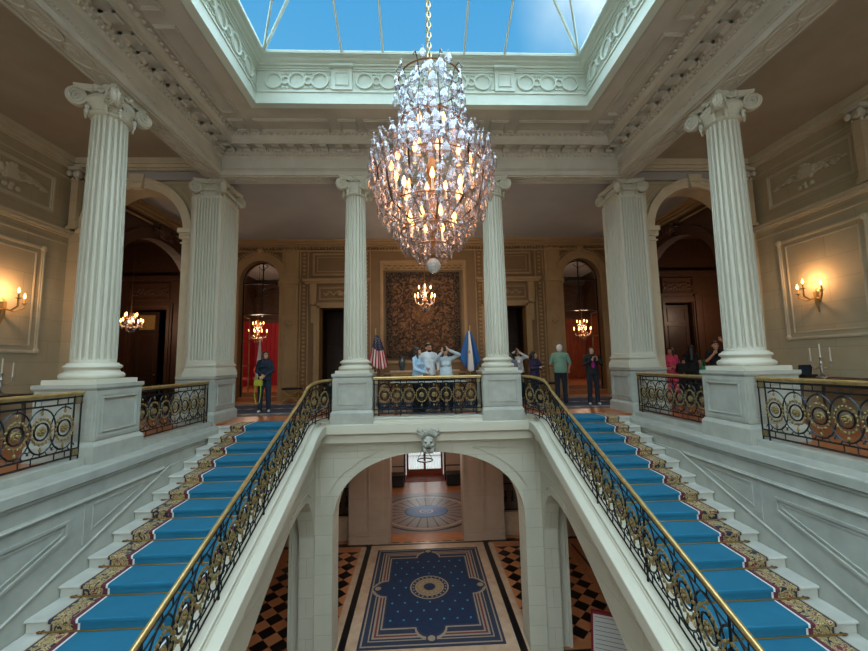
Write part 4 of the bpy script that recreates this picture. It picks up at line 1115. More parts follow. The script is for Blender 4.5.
layer(rect(RX, RY), 0); layer(rect(RX-.06, RY-.06), 1); layer(rect(RX-.10, RY-.10), 0); layer(rect(RX-.22, RY-.22), 1); layer(rect(RX-.25, RY-.25), 0)
for (a, b) in ((RX-.30, RY-.30),): layer(rect(a, b), 1); layer(rect(a-.05, b-.05), 2); layer(rect(a-.10, b-.10), 1); layer(rect(a-.14, b-.14), 0)
layer(lobed(1.24, 1.66, 0, rcx, rcy, .40), 1); layer(lobed(1.20, 1.62, 0, rcx, rcy, .36), 0); layer(lobed(1.16, 1.58, 0, rcx, rcy, .32), 3)
def disc(x, y, r, n=28): return [(x+r*math.cos(2*PI*i/n), y+r*math.sin(2*PI*i/n)) for i in range(n)]
layer(disc(0, rcy, .56), 1); layer(disc(0, rcy, .52), 0); layer(disc(0, rcy, .42), 1); layer(disc(0, rcy, .38), 4); layer(disc(0, rcy, .17), 3)
k0 = k[0]+1
for q in range(14): m.mat(1).prism(disc(.28*math.cos(q*PI/7), rcy+.28*math.sin(q*PI/7), .035, 8), FM, 0, e+.0015*k0)
for q in range(22): m.mat(1).prism(disc(.47*math.cos(q*PI/11), rcy+.47*math.sin(q*PI/11), .025, 6), FM, 0, e+.0015*k0)
for (x, y) in ((0, -2.02), (0, 2.02), (-1.48, 0), (1.48, 0)): m.mat(0).prism(disc(x, rcy+y, .13, 16), FM, 0, e+.0015*k0); m.mat(1).prism(disc(x, rcy+y, .09, 16), FM, 0, e+.0015*(k0+1))
for i in range(-3, 4):
    for j in range(-4, 5):
        x, y = i*.34+(.17 if j % 2 else 0), j*.34
        if abs(x) < 1.08 and abs(y) < 1.5 and math.hypot(x, y) > .62: m.mat(5).prism(disc(x, rcy+y, .028, 6), FM, 0, e+.0015*k0)
M['rugblue'] = mat('deep_blue_wool', '10284a', .95, c2='0b1e3a', ns=20); M['teal'] = mat('teal_flower', '2f7fa0', .9)
M['ruggold'] = mat('gold_wool', '9a8360', .95, c2='776244', ns=30)
o = m.build('area_rug', [M['navy'], M['cream'], M['maroon'], M['rugblue'], M['ruggold'], M['teal']])
tag(o, 'deep blue lobed rug with round medallion on the lower hall floor', 'rug')
# inlaid oval in the vestibule floor
m = MB(); k[0] = 0; FM = XY(ZL, 1)
def oval(rx, ry): return [(rx*math.cos(2*PI*i/40), 16.95+ry*math.sin(2*PI*i/40)) for i in range(40)]
def lay2(poly, mi): k[0] += 1; m.mat(mi).prism(poly, FM, 0, .004+.0015*k[0])
lay2([(-2.7, 14.9), (2.7, 14.9), (2.7, 19.2), (-2.7, 19.2)], 1); lay2(oval(2.1, 1.95), 0); lay2(oval(2.0, 1.85), 1); lay2(oval(1.85, 1.72), 2); lay2(oval(1.78, 1.65), 1)
for q in range(24):
    a = 2*PI*q/24; b = a+.04
    m.mat(0).prism([(.85*math.cos(a), 16.95+.62*math.sin(a)), (.85*math.cos(b), 16.95+.62*math.sin(b)), (1.7*math.cos(b), 16.95+1.6*math.sin(b)), (1.7*math.cos(a), 16.95+1.6*math.sin(a))], FM, 0, .014)
k[0] += 2; lay2(oval(.95, .66), 0); lay2(oval(.88, .6), 3); lay2(oval(.3, .22), 2); lay2(oval(.24, .17), 3); lay2(oval(.16, .05), 2)
for q in range(30):
    a = 2*PI*q/30; m.mat(2).prism([(.40*math.cos(a), 16.95+.28*math.sin(a)), (.40*math.cos(a+.05), 16.95+.28*math.sin(a+.05)), (.8*math.cos(a), 16.95+.55*math.sin(a))], FM, 0, .024)
M['mos'] = mat('mosaic_grey', '8d7d76', .35, c2='6e625e', ns=30); M['mosb'] = mat('mosaic_blue', '3f6496', .35)
o = m.build('floor_mosaic', [M['tileb'], M['mos'], M['tilec'], M['mosb']])
tag(o, 'oval rayed mosaic with blue centre set in the far vestibule floor', 'floor mosaic')
# gallery rugs
def gallery_rug(x0, x1, y0, y1, label):
    m = MB(); F = XY(0, 1); z = [.006]
    def R(a, b, c, d, mi): m.mat(mi).prism([(a, c), (b, c), (b, d), (a, d)], F, 0, z[0]); 
    R(x0, x1, y0, y1, 0); z[0] += .002; R(x0+.08, x1-.08, y0+.08, y1-.08, 1); z[0] += .002; R(x0+.14, x1-.14, y0+.14, y1-.14, 0); z[0] += .002; R(x0+.42, x1-.42, y0+.42, y1-.42, 1); z[0] += .002; R(x0+.5, x1-.5, y0+.5, y1-.5, 2)
    z[0] += .002
    rr = random.Random(3)
    n = int((x1-x0)/.45)
    for i in range(n):
        for yy in (y0+.28, (y0+y1)/2, y1-.28): 
            x = x0+.3+i*.45; m.mat(1).prism([(x+.16*math.cos(a)*(1+.4*math.cos(4*a)), yy+.09*math.sin(a)*(1+.4*math.cos(4*a))) for a in [2*PI*k/16 for k in range(16)]], F, 0, z[0])
    tag(m.build('area_rug', [M['navy'], M['cream'], M['rugblue']]), label, 'rug')
gallery_rug(-7.9, -3.0, 10.1, 13.2, 'navy and cream patterned rug at the gallery left, under the woman with lime bag')
gallery_rug(3.0, 7.9, 10.1, 13.2, 'navy and cream patterned rug at the gallery right, under the green polo man')
gallery_rug(-2.7, 2.7, 10.1, 13.2, 'dark navy and cream patterned rug behind the balcony railing')

# ---------------- tapestry, console, vase, flags
o = MB().box(-1.41, 1.41, -.03, .03, -1.64, 1.64).build('tapestry', M['tapestry']); o.location = (-.02, YB-.08, 3.16)
tag(o, 'large dark woven coat-of-arms tapestry hanging on the ochre wall', 'tapestry')
fr = MB()
for k2 in range(9): fr.ball((0, -.05, .05), .01, 4, 3)
o2 = MB()
t = thing('console_table', 'long narrow ochre marble-topped console under the tapestry', 'table', (0, 13.62, 0))
m = MB(); m.box(-1.25, 1.25, 13.35, 13.85, .98, 1.04); m.build('top', M['tilec'], t, world=True)
m = MB(); m.box(-1.2, 1.2, 13.4, 13.82, .82, .98); 
for q in range(20): m.ball((-1.1+.115*q, 13.39, .90), (.04, .02, .04), 6, 4)
m.build('apron', M['gilt'], t, world=True)
for x in (-1.12, -.4, .4, 1.12):
    m = MB(); m.tube([(x, 13.45, .82), (x*1.01, 13.38, .55), (x, 13.46, .25), (x, 13.40, .03)], lambda t: .05*(1-.5*t), 8); m.ball((x, 13.40, .035), .035, 8, 5); m.tube([(x, 13.8, .82), (x, 13.8, .02)], .03, 8); m.build('leg', M['gilt'], t, world=True)
o = MB().lathe([(.06, 0), (.08, .015), (.07, .05), (.10, .14), (.125, .26), (.12, .36), (.08, .44), (.055, .47), (.06, .50), (.075, .51), (.045, .515)], (0, 0, 0), 20).build('vase', M['porc'], smooth=True)
o.location = (-.83, 13.6, 1.04); tag(o, 'dark grey-blue porcelain vase on the console, left of the embracing couple', 'vase')
t = thing('marble_topped_table', 'low table with a pale marble top just behind the balcony railing', 'table', (0, 9.6, 0))
m = MB(); m.box(-.92, .98, 9.35, 9.75, .80, .84); m.build('top', M['marble'], t, world=True)
for x in (-.8, .86):
    m = MB(); m.tube([(x, 9.55, .8), (x, 9.55, 0)], .035, 8); m.box(x-.05, x+.05, 9.38, 9.72, 0, .03); m.build('leg', M['tan'], t, world=True)

def flag(name, label, px, py, h, stripes, base, sgn, us):
    t = thing('flag_on_staff', label, 'flag', (px, py, 0))
    m = MB(); m.tube([(px, py, .05), (px-sgn*.05, py+.02, h)], .016, 8); m.build('staff', M['brass'], t, world=True)
    m = MB(); m.lathe([(.14, 0), (.14, .03), (.05, .06), (.03, .12), (.02, .16)], (px, py, 0), 16); m.build('foot', M['tan'], t, world=True)
    m = MB(); m.ball((px-sgn*.05, py+.02, h+.04), (.02, .02, .05), 8, 6); m.build('finial', M['brass'], t, world=True)
    # draped cloth: u across (stripes), v down
    m = MB(); NU, NV = 39, 26
    if us: TL, TR, BL, BR = (-.02, -.02), (.06, -.06), (-.30, -.95), (.42, -1.15)
    else: TL, TR, BL, BR = (-.05, .0), (.05, .0), (-.36, -1.0), (.40, -1.1)
    def S(u, v):
        w = v**.75
        x = lerp(lerp(TL[0], TR[0], u), lerp(BL[0], BR[0], u), w); z = lerp(lerp(TL[1], TR[1], u), lerp(BL[1], BR[1], u), v) - (.22*math.sin(PI*u)*v if us else .42*(math.sin(PI*u)**1.2)*v)
        y = .055*math.sin(u*PI*5+.6)*min(1, v*2) - .03
        return (px+x, py-.04+y, h-.12+z)
    def S2(i, j): return S(i/NU, j/NV)
    vs = [S2(i, j) for j in range(NV+1) for i in range(NU+1)]
    m.add(vs, [])
    for j in range(NV):
        for i in range(NU):
            u, v = (i+.5)/NU, (j+.5)/NV
            if us: mi = 2 if (v < .46 and u > .0) else (0 if int(u*13) % 2 == 0 else 1)
            else: mi = 0 if (u < .36 or u > .66) else 1
            m.cm = mi; a = j*(NU+1)+i; m.f.append((a, a+1, a+NU+2, a+NU+1)); m.m.append(mi)
    mm = [M['flagr'], M['flagw'], M['flagb']] if us else [M['arb'], M['flagw']]
    o = m.build('cloth', mm, t, world=True, smooth=True); sd = o.modifiers.new('t', 'SOLIDIFY'); sd.thickness = .004
    e = MB()
    if us:
        for r in range(7):
            for c in range(7 if r % 2 == 0 else 6):
                u = (c+.7+(.5 if r % 2 else 0))/7.6; v = .10+r*.05
                p = Vector(S(u, v)) + Vector((0, -.008, 0)); s5 = []
                for q in range(10):
                    a = PI/2+q*PI/5; rr = .011 if q % 2 == 0 else .005; s5.append((p.x+rr*math.cos(a), p.y, p.z+rr*math.sin(a)))
                e.add(s5+[(x, y-.003, z) for x, y, z in s5], [tuple(range(10)), tuple(range(10, 20))[::-1]]+[(q, (q+1) % 10, 10+(q+1) % 10, 10+q) for q in range(10)])
        e.build('star', M['flagw'], t, world=True)['kind'] = 'stuff'
    else:
        p = Vector(S(.50, .52)) + Vector((0, -.02, 0)); pts = []
        for q in range(32):
            a = q*PI/16; rr = .075 if q % 2 == 0 else .045; pts.append((p.x+rr*math.cos(a), p.y, p.z+rr*math.sin(a)))
        e.add(pts+[(x, y-.006, z) for x, y, z in pts], [tuple(range(32)), tuple(range(32, 64))[::-1]]+[(q, (q+1) % 32, 32+(q+1) % 32, 32+q) for q in range(32)]); e.build('sun_emblem', M['sun'], t, world=True)
    return t
flag('us', 'red and white striped flag with starred dark canton, left of the tapestry', -1.72, 13.5, 2.50, 13, 0, 1, True)
flag('ar', 'blue and white flag with gold sun draped on a staff, right of the tapestry', 1.62, 13.5, 2.55, 3, 0, -1, False)
# pale furled flag / curtain edges in the salons
for s in SX:
    m = MB(); x = s*6.55 if s < 0 else 4.95*1.3
    x = -6.6 if s < 0 else 5.72
    y = 15.2
    rings = []
    for i in range(12):
        t = i/11; w = .03+.12*t; rings.append([(x-w*.2+w*math.cos(a), y+.5*w*math.sin(a), lerp(2.35, .75, t)) for a in [2*PI*k/12 for k in range(12)]])
    t = thing('furled_flag', 'pale furled flag on a staff beyond the %s glazed arch' % ('left' if s < 0 else 'right'), 'flag', (x, y, .3))
    m.ring(rings); m.build('cloth', M['flagw'], t, world=True, smooth=True)
    m = MB(); m.tube([(x, y, .35), (x, y, 2.5)], .014, 6); m.lathe([(.13, .3), (.12, .33), (.03, .37)], (x, y, 0), 14); m.build('staff', M['brass'], t, world=True)

# ---------------- benches and chairs
def xbench(x, y, label):
    t = thing('bench', label, 'bench', (x, y, 0))
    m = MB(); m.ring([[(x+a*.33, y+b*.22, z) for a, b in [(math.copysign(abs(math.cos(q))**.4, math.cos(q)), math.copysign(abs(math.sin(q))**.4, math.sin(q))) for q in [2*PI*i/24 for i in range(24)]]] for z in (.47, .53)]); m.build('seat', M['blackc'], t, world=True)
    for q in SX:
        m = MB()
        for sg in SX: m.tube([(x-sg*.30, y+q*.19, .47), (x-sg*.15, y+q*.19, .33), (x+sg*.12, y+q*.19, .17), (x+sg*.29, y+q*.19, .03)], .024, 6); m.ball((x+sg*.29, y+q*.19, .03), .03, 6, 5)
        m.ball((x, y+q*.19, .25), (.05, .03, .05), 8, 6); m.build('leg', M['gilt'], t, world=True)
    m = MB(); m.tube([(x, y-.19, .25), (x, y+.19, .25)], .015, 6); m.build('stretcher', M['gilt'], t, world=True)
xbench(-4.65, 13.3, 'dark-seated bench with gilt crossed legs beside the woman with the lime bag')
xbench(4.35, 13.3, 'dark-seated bench with gilt crossed legs behind the man in the green polo')
def chair(x, y, rz, label):
    t = thing('armchair', label, 'chair', (x, y, .3), rz, group=None)
    m = MB(); m.box(-.26, .26, -.24, .24, .40, .50); m.build('seat', M['chairred'], t)
    m = MB(); m.ring([[(.22*math.cos(a), .22+w, .80+.24*math.sin(a)) for a in [2*PI*i/20 for i in range(20)]] for w in (-.03, .03)]); m.build('backrest', M['chairred'], t)
    m = MB(); m.tube([(.25*math.cos(a), .22, .80+.27*math.sin(a)) for a in [2*PI*i/20 for i in range(20)]], .022, 6, closed=True)
    for q in SX: m.tube([(q*.25, .2, .68), (q*.30, .0, .66), (q*.28, -.2, .62), (q*.25, -.2, .42)], .018, 6)
    m.build('back_frame', M['darkwood2'], t)
    for a in SX:
        for b in SX: m = MB(); m.tube([(a*.22, b*.2, .42), (a*.24, b*.22, 0)], lambda q: .026*(1-.4*q), 6); m.build('leg', M['darkwood2'], t)
chair(-8.15, 17.0, 2.9, 'salmon oval-backed chair in the crimson salon, left one of the pair')
chair(-7.45, 17.3, 3.3, 'salmon oval-backed chair in the crimson salon, right one of the pair')

# ---------------- side tables, candelabra, sconces
for s in SX:
    nm = 'left' if s < 0 else 'right'
    t = thing('console_table', 'dark marble-topped console with gilt trim against the upper %s wall' % nm, 'table', (s*8.45, 7.2, 0))
    m = MB(); a, b = sorted((s*8.15, s*8.85)); m.box(a, b, 6.3, 8.1, .78, .84); m.build('top', M['darkwood'], t, world=True)
    m = MB(); a, b = sorted((s*8.2, s*8.82)); m.box(a, b, 6.35, 8.05, .68, .78)
    for q in range(16): m.ball((s*8.19, 6.45+.1*q, .73), (.02, .035, .03), 6, 4)
    m.build('apron', M['tan'], t, world=True)
    for y in (6.42, 7.98):
        for x in (8.25, 8.75): m = MB(); m.tube([(s*x, y, .7), (s*(x-.03), y, .4), (s*x, y, 0)], lambda q: .035-.012*q, 6); m.build('leg', M['darkwood2'], t, world=True)
    t = thing('candelabrum', 'three-branched silver candelabrum with white candles on the %s console' % nm, 'candelabrum', (s*8.45, 7.72, .84))
    m = MB(); x, y = s*8.45, 7.72; m.lathe([(.10, .84), (.10, .86), (.05, .88), (.02, .92), (.025, 1.0), (.015, 1.1), (.03, 1.14), (.015, 1.2), (.02, 1.24), (.035, 1.26), (.035, 1.28)], (x, y, 0), 14); m.build('stem', M['silver'], t, world=True)
    for q in SX:
        m = MB(); m.tube([(x, y, 1.08), (x, y+q*.1, 1.04), (x, y+q*.19, 1.08), (x, y+q*.2, 1.18)], .009, 6); m.lathe([(.012, 1.16), (.035, 1.18), (.035, 1.2)], (x, y+q*.2, 0), 10); m.build('branch', M['silver'], t, world=True)
    for q, z in ((-.2, 1.2), (0, 1.28), (.2, 1.2)): m = MB(); m.lathe([(.012, z), (.011, z+.27), (.003, z+.285)], (x, y+q, 0), 8); m.build('candle', M['candle'], t, world=True)
t = thing('presentation_box', 'small dark box with a sloping lid on the right console', 'box', (8.4, 8.0, .84))
m = MB(); m.box(8.25, 8.55, 7.9, 8.08, .84, .90); m.build('body', M['black'], t, world=True)
m = MB(); m.obox((8.4, 8.02, 1.0), (.15, 0, 0), (0, .012, .004), (0, -.02, .11)); m.build('lid', M['navyc'], t, world=True)
def wall_light(s, y, z, label):
    x = s*8.95
    t = thing('wall_sconce', label, 'sconce', (x, y, z))
    m = MB(); m.ring([[(x-s*w, y+r*math.cos(a)*.7, z-.05+r*1.6*math.sin(a)) for a in [2*PI*i/16 for i in range(16)]] for r, w in ((.10, 0), (.11, .02), (.05, .05))]); m.tube([(x-s*.05, y, z+.05), (x-s*.06, y, z-.2), (x-s*.02, y, z-.42)], lambda q: .05*(1-.8*q), 8); m.build('backplate', M['gilt'], t, world=True)
    for k, (dy, dx, dz) in enumerate(((-.26, .20, .02), (.0, .34, .10), (.26, .20, .02))):
        m = MB(); m.tube([(x-s*.05, y, z-.1), (x-s*(dx*.6), y+dy*.6, z-.14), (x-s*dx, y+dy, z-.05), (x-s*dx, y+dy, z+dz)], .016, 6); m.lathe([(.015, z+dz), (.05, z+dz+.02), (.05, z+dz+.03)], (x-s*dx, y+dy, 0), 10); m.lathe([(.016, z+dz+.03), (.015, z+dz+.13)], (x-s*dx, y+dy, 0), 8); m.build('arm', M['gilt'], t, world=True)
        m = MB(); m.lathe([(.006, z+dz+.13), (.022, z+dz+.16), (.018, z+dz+.20), (.003, z+dz+.25)], (x-s*dx, y+dy, 0), 8); m.build('candle_bulb', M['flame'], t, world=True, smooth=True)
    lamp(('sconce_glow'), (x-s*.28, y, z+.3), 15, (1, .55, .25), .06, t)
def lamp(name, loc, e, col, r, parent=None):
    l = bpy.data.lights.new(name, 'POINT'); l.energy = e; l.color = col; l.shadow_soft_size = r
    o = bpy.data.objects.new(name, l); COL.objects.link(o)
    if parent is not None: o.parent = parent; o.location = Vector(loc)-parent.location
    else: o.location = loc
    return o
wall_light(1, 8.05, 2.72, 'gilt three-armed wall sconce glowing on the upper right wall')
wall_light(-1, 8.05, 2.72, 'gilt three-armed wall sconce glowing on the upper left wall, cut by the frame')

# ---------------- crystal chandeliers
def drop_mesh(L=.10, w=.03, n=6):
    m = MB(); m.lathe([(.002, 0), (w*.45, -L*.14), (w*.88, -L*.38), (w, -L*.62), (w*.72, -L*.86), (.002, -L)], (0, 0, 0), n)
    # flatten
    m.v = [(x, y*.45, z) for x, y, z in m.v]; m.ball((0, 0, .014), .012, 6, 4)
    return m
def small_chandelier(x, y, zt, zb, R, label, ceil, n=8, e=30):
    H = zt-zb
    t = thing('crystal_chandelier', label, 'chandelier', (x, y, zb))
    m = MB(); m.tube([(x, y, zt-.1), (x, y, ceil)], .010, 6); m.build('chain', M['tan'], t, world=True)
    m = MB(); m.lathe([(.02, zb+.05), (.06, zb+.12), (.03, zb+.25*H), (.07, zb+.35*H), (.025, zb+.5*H), (.05, zb+.75*H), (.015, zt)], (x, y, 0), 10)
    for k in range(n):
        a = 2*PI*k/n; c_, s_ = math.cos(a), math.sin(a)
        m.tube([(x, y, zb+.3*H), (x+.5*R*c_, y+.5*R*s_, zb+.22*H), (x+.95*R*c_, y+.95*R*s_, zb+.3*H), (x+R*c_, y+R*s_, zb+.45*H)], .012, 5)
        m.tube([(x, y, zb+.6*H), (x+.35*R*c_, y+.35*R*s_, zb+.62*H), (x+.6*R*c_, y+.6*R*s_, zb+.72*H)], .010, 5)
    m.build('frame', M['tan'], t, world=True)
    m = MB()
    for k in range(n):
        a = 2*PI*k/n
        m.lathe([(.008, zb+.47*H), (.024, zb+.47*H+.04), (.018, zb+.47*H+.08), (.003, zb+.47*H+.12)], (x+R*math.cos(a), y+R*math.sin(a), 0), 6)
        if k % 2 == 0: m.lathe([(.008, zb+.74*H), (.024, zb+.74*H+.04), (.018, zb+.74*H+.08), (.003, zb+.74*H+.12)], (x+.6*R*math.cos(a), y+.6*R*math.sin(a), 0), 6)
    m.build('candle_bulb', M['bulb'], t, world=True)
    m = MB(); rr = random.Random(4)
    for k in range(60):
        a = rr.uniform(0, 2*PI); q = rr.uniform(.1, 1); r = R*q*.95; z = zb+H*(.38-.36*(1-q)) if k % 3 else zb+H*rr.uniform(.5, .85)
        if k % 3 == 0: r *= .5
        d = drop_mesh(.10, .022, 5); m.add([(x+r*math.cos(a)+v[0], y+r*math.sin(a)+v[1], z+v[2]) for v in d.v], d.f)
    m.build('crystal_drop', M['crystal'], t, world=True)['kind'] = 'stuff'
    lamp('chandelier_glow', (x, y, zb+.6*H), e, (1, .74, .52), .25, t)
    return t
small_chandelier(.02, 12.0, 4.0, 2.95, .32, 'small lit crystal chandelier hanging before the tapestry', 6.08, e=120)
small_chandelier(-7.25, 16.5, 3.45, 2.2, .38, 'gilt lit chandelier hanging in the crimson salon beyond the left glazed arch', 5.9, e=160)
small_chandelier(7.2, 16.5, 3.3, 2.1, .38, 'lit chandelier hanging in the rust salon beyond the right glazed arch', 5.9, e=110)
small_chandelier(-9.66, 12.5, 3.2, 2.5, .32, 'small lit chandelier seen through the left side arch', 6.08, e=60)
lamp('side_room_fill', (10.6, 12.5, 3.0), 60, (1, .74, .52), .3)  # added light without a fixture, brightens the right side room

CXc, CYc = 0.02, 4.6
t = thing('crystal_chandelier', 'huge tiered crystal chandelier on a chain in the middle of the stair hall', 'chandelier', (CXc, CYc, 2.5))
def chain(m, p, q, n):
    for i in range(n):
        a = lerp(p, q, (i+.5)/n); h = (q-p)/n*.62
        pts = []
        for k in range(12):
            an = 2*PI*k/12; u = .024*math.cos(an); v = h*math.sin(an)
            pts.append((CXc+(u if i % 2 else 0), CYc+(0 if i % 2 else u), a+v))
        m.tube(pts, .007, 5, closed=True)
m = MB(); chain(m, 5.15, 8.78, 48); m.build('chain', M['brass'], t, world=True)
m = MB(); m.lathe([(.02, 2.62), (.05, 2.7), (.03, 2.9), (.08, 3.1), (.04, 3.3), (.03, 3.6), (.07, 3.8), (.03, 4.0), (.03, 4.5), (.06, 4.7), (.03, 4.9), (.02, 5.2)], (CXc, CYc, 0), 12)
m.build('stem', M['tan'], t, world=True)
def CP(r, a, z): return (CXc+r*math.cos(a), CYc+r*math.sin(a), z)
for k in range(12):
    a = 2*PI*k/12+.1
    m = MB(); m.tube([CP(.05, a, 3.2), CP(.35, a, 3.08), CP(.60, a, 3.25), CP(.66, a, 3.5), CP(.70, a, 3.8), CP(.76, a, 4.0)], .014, 5); m.build('arm', M['darkwood2'], t, world=True)
for k in range(8):
    a = 2*PI*k/8+.3
    m = MB(); m.tube([CP(.05, a, 4.1), CP(.28, a, 4.15), CP(.36, a, 4.5), CP(.30, a, 4.9), CP(.36, a, 5.12), CP(.42, a, 5.16), CP(.46, a, 5.08)], .009, 5); m.build('upper_arm', M['darkwood2'], t, world=True)
for r, z in ((.70, 3.75), (.60, 3.25), (.40, 2.98), (.40, 4.42), (.25, 2.78), (.42, 5.02)):
    m = MB(); m.tube([CP(r, 2*PI*i/36, z) for i in range(36)], .010, 5, closed=True); m.build('hoop', M['tan'], t, world=True)
for (r, z, n, o) in ((.52, 3.78, 12, .1), (.30, 3.08, 8, .3), (.30, 4.30, 6, .0), (.40, 3.5, 6, .5)):
    for k in range(n):
        a = 2*PI*k/n+o; m = MB(); m.lathe([(.012, 0), (.030, .045), (.022, .09), (.003, .14)], CP(r, a, z), 8); sl_ = MB().lathe([(.03, -.13), (.014, -.12), (.014, 0)], CP(r, a, z), 6).build('candle_sleeve', M['candle'], t, world=True)
        m.build('candle_bulb', M['bulb'], t, world=True, smooth=True)
# tiers of hanging drops: (radius, z of hooks, count, size)
tiers = [(.44, 5.14, 9, 1.0), (.22, 5.22, 6, .9), (.30, 5.06, 10, 1.0), (.18, 4.9, 8, 1.0), (.42, 4.98, 14, 1.1), (.44, 4.84, 16, 1.1), (.40, 4.72, 16, 1.1), (.44, 4.6, 16, 1.1), (.42, 4.46, 16, 1.1), (.28, 4.6, 8, 1.1), (.46, 4.32, 16, 1.1), (.30, 4.4, 8, 1.0), (.45, 4.2, 14, 1.1), (.74, 4.10, 18, 1.3), (.58, 4.08, 14, 1.1), (.79, 4.0, 26, 1.3), (.70, 3.9, 22, 1.2), (.52, 4.0, 14, 1.2),
         (.78, 3.88, 26, 1.3), (.60, 3.85, 16, 1.2), (.78, 3.70, 26, 1.3), (.66, 3.60, 20, 1.2), (.72, 3.50, 24, 1.3), (.64, 3.34, 22, 1.3), (.50, 3.45, 14, 1.2), (.58, 3.20, 22, 1.2), (.44, 3.24, 14, 1.2), (.48, 3.05, 20, 1.2), (.40, 2.93, 18, 1.1), (.28, 3.0, 10, 1.1), (.32, 2.85, 14, 1.0), (.22, 2.76, 12, .9), (.13, 2.74, 6, .8)]
drops = []
for r, z, n, sc in tiers:
    o = rnd.uniform(0, 1)
    n = int(n*1.1)
    for k in range(n):
        a = 2*PI*k/n+o+rnd.uniform(-.05, .05)
        drops.append((r+rnd.uniform(-.03, .03), a, z+rnd.uniform(-.05, .05), sc*rnd.uniform(.8, 1.25)))
drops.sort(key=lambda d: math.sin(d[1])*d[0])   # nearest first
dm = drop_mesh(.14, .047, 10)
protoo = None; rest = MB()
for i, (r, a, z, sc) in enumerate(drops):
    p = CP(r, a, z)
    if i < 100:
        if protoo is None:
            protoo = dm.build('crystal_drop', M['crystal'], t); o = protoo
        else: o = protoo.copy(); COL.objects.link(o); o.parent = t
        o.location = Vector(p)-t.location; o.rotation_euler = (0, 0, a+PI/2+rnd.uniform(-.4, .4)); o.scale = (sc, sc, sc*rnd.uniform(.95, 1.2))
    else:
        an = a+PI/2+rnd.uniform(-.4, .4); c_, s_ = math.cos(an), math.sin(an)
        rest.add([(p[0]+sc*(v[0]*c_-v[1]*s_), p[1]+sc*(v[0]*s_+v[1]*c_), p[2]+sc*v[2]) for v in dm.v], dm.f)
# bead garlands
for (r0, z0, r1, z1, n, sg) in ((.28, 4.95, .42, 4.55, 10, .0), (.44, 4.3, .76, 4.08, 14, .08), (.78, 4.1, .74, 3.6, 14, .0), (.70, 3.55, .45, 3.05, 14, .04)):
    for k in range(n):
        a0 = 2*PI*k/n; a1 = a0+.25
        for q in range(9):
            t2 = q/8; rest.ball(CP(lerp(r0, r1, t2), lerp(a0, a1, t2), lerp(z0, z1, t2)-sg*math.sin(PI*t2)), .014, 5, 4)
g = rest.build('crystal_drop', M['crystal'], t, world=True); g['kind'] = 'stuff'
m = MB(); m.ball(CP(0, 0, 2.545), .095, 10, 7); g = m.build('crystal_ball', M['ball'], t, world=True)
lamp('chandelier_glow', CP(0, 0, 3.15), 16, (1, .55, .30), .25, t); lamp('chandelier_glow', CP(0, 0, 4.0), 12, (1, .55, .3), .25, t)
for k in range(4):
    a = PI/4+PI/2*k; lamp('chandelier_glow', CP(.5, a, 3.6), 5, (1, .5, .28), .15, t)

# ---------------- mask over the central arch
t = thing('keystone_mask', 'carved grimacing stone mask with wild hair on the keystone of the central arch', 'carving', (0, 8.6, -.5))
m = MB(); x, y = -.01, 8.62
m.ball((x, y, -.48), (.15, .13, .20), 16, 12); m.ball((x, y-.13, -.49), (.032, .05, .06), 8, 6); m.ball((x-.06, y-.105, -.43), (.045, .03, .02), 8, 5); m.ball((x+.06, y-.105, -.43), (.045, .03, .02), 8, 5)
m.ball((x-.085, y-.08, -.52), (.05, .05, .05), 8, 6); m.ball((x+.085, y-.08, -.52), (.05, .05, .05), 8, 6)
m.box(x-.16, x+.16, y-.02, 8.95, -.66, -.2)
o = m.build('face', M['marble'], t, world=True, smooth=True)
m = MB(); m.ball((x, y-.115, -.575), (.06, .03, .022), 10, 6); m.build('mouth', M['iron'], t, world=True)
for q in SX: m = MB(); m.ball((x+q*.058, y-.118, -.46), (.022, .015, .014), 8, 5); m.build('eye', M['iron'], t, world=True)
m = MB(); rr = random.Random(2)
for k in range(15):
    a = lerp(-1.3, 1.3, k/14); m.tube([(x+.12*math.sin(a), y-.06, -.38+.08*math.cos(a)), (x+.18*math.sin(a)+.02*math.sin(k*2), y-.11, -.32+.10*math.cos(a)), (x+.26*math.sin(a), y-.06, -.30+.13*math.cos(a)+.02*math.cos(k*3))], lambda q: .032*(1-.6*q), 6)
for q in SX:
    m.tube([(x+q*.20, y-.02, -.28), (x+q*.25, y-.05, -.2), (x+q*.22, y-.06, -.14)], lambda q2: .03*(1-.7*q2), 6)
    for k in range(4): m.tube([(x+q*.12, y-.06, -.58), (x+q*(.10-.02*k), y-.09, -.66), (x+q*(.03*k), y-.05, -.70)], .016, 5)
m.build('hair', M['marble'], t, world=True, smooth=True)

# ---------------- far lower door, cabinets, lantern, ramp, screens
d = thing('door_1', 'glazed double door with bright sheer curtains at the far end of the lower vestibule', 'door', (0, 22.0, ZL)); d['kind'] = 'structure'
m = MB()
for x0, x1 in ((-1.05, -.93), (-.06, .06), (.93, 1.05)): m.box(x0, x1, 21.95, 22.05, ZL, -2.6)
for z0, z1 in ((ZL, -4.75), (-3.0, -2.9)): m.box(-1.05, 1.05, 21.96, 22.04, z0, z1)
m.box(-1.0, 1.0, 21.97, 22.03, -4.05, -4.0)
m.build('door_frame', M['rust'], d, world=True)
m = MB(); m.box(-.93, .93, 21.99, 22.01, -4.75, -3.0); m.build('pane', M['pane2'], d, world=True)
m = MB()
M['sheer'] = bpy.data.materials.new('sheer_curtain_cloth'); M['sheer'].use_nodes = True
nt = M['sheer'].node_tree; nt.nodes.clear(); oo = nt.nodes.new('ShaderNodeOutputMaterial'); tl = nt.nodes.new('ShaderNodeBsdfTranslucent'); tl.inputs[0].default_value = (.9, .93, .93, 1); tp = nt.nodes.new('ShaderNodeBsdfTransparent'); mx = nt.nodes.new('ShaderNodeMixShader'); mx.inputs[0].default_value = .62
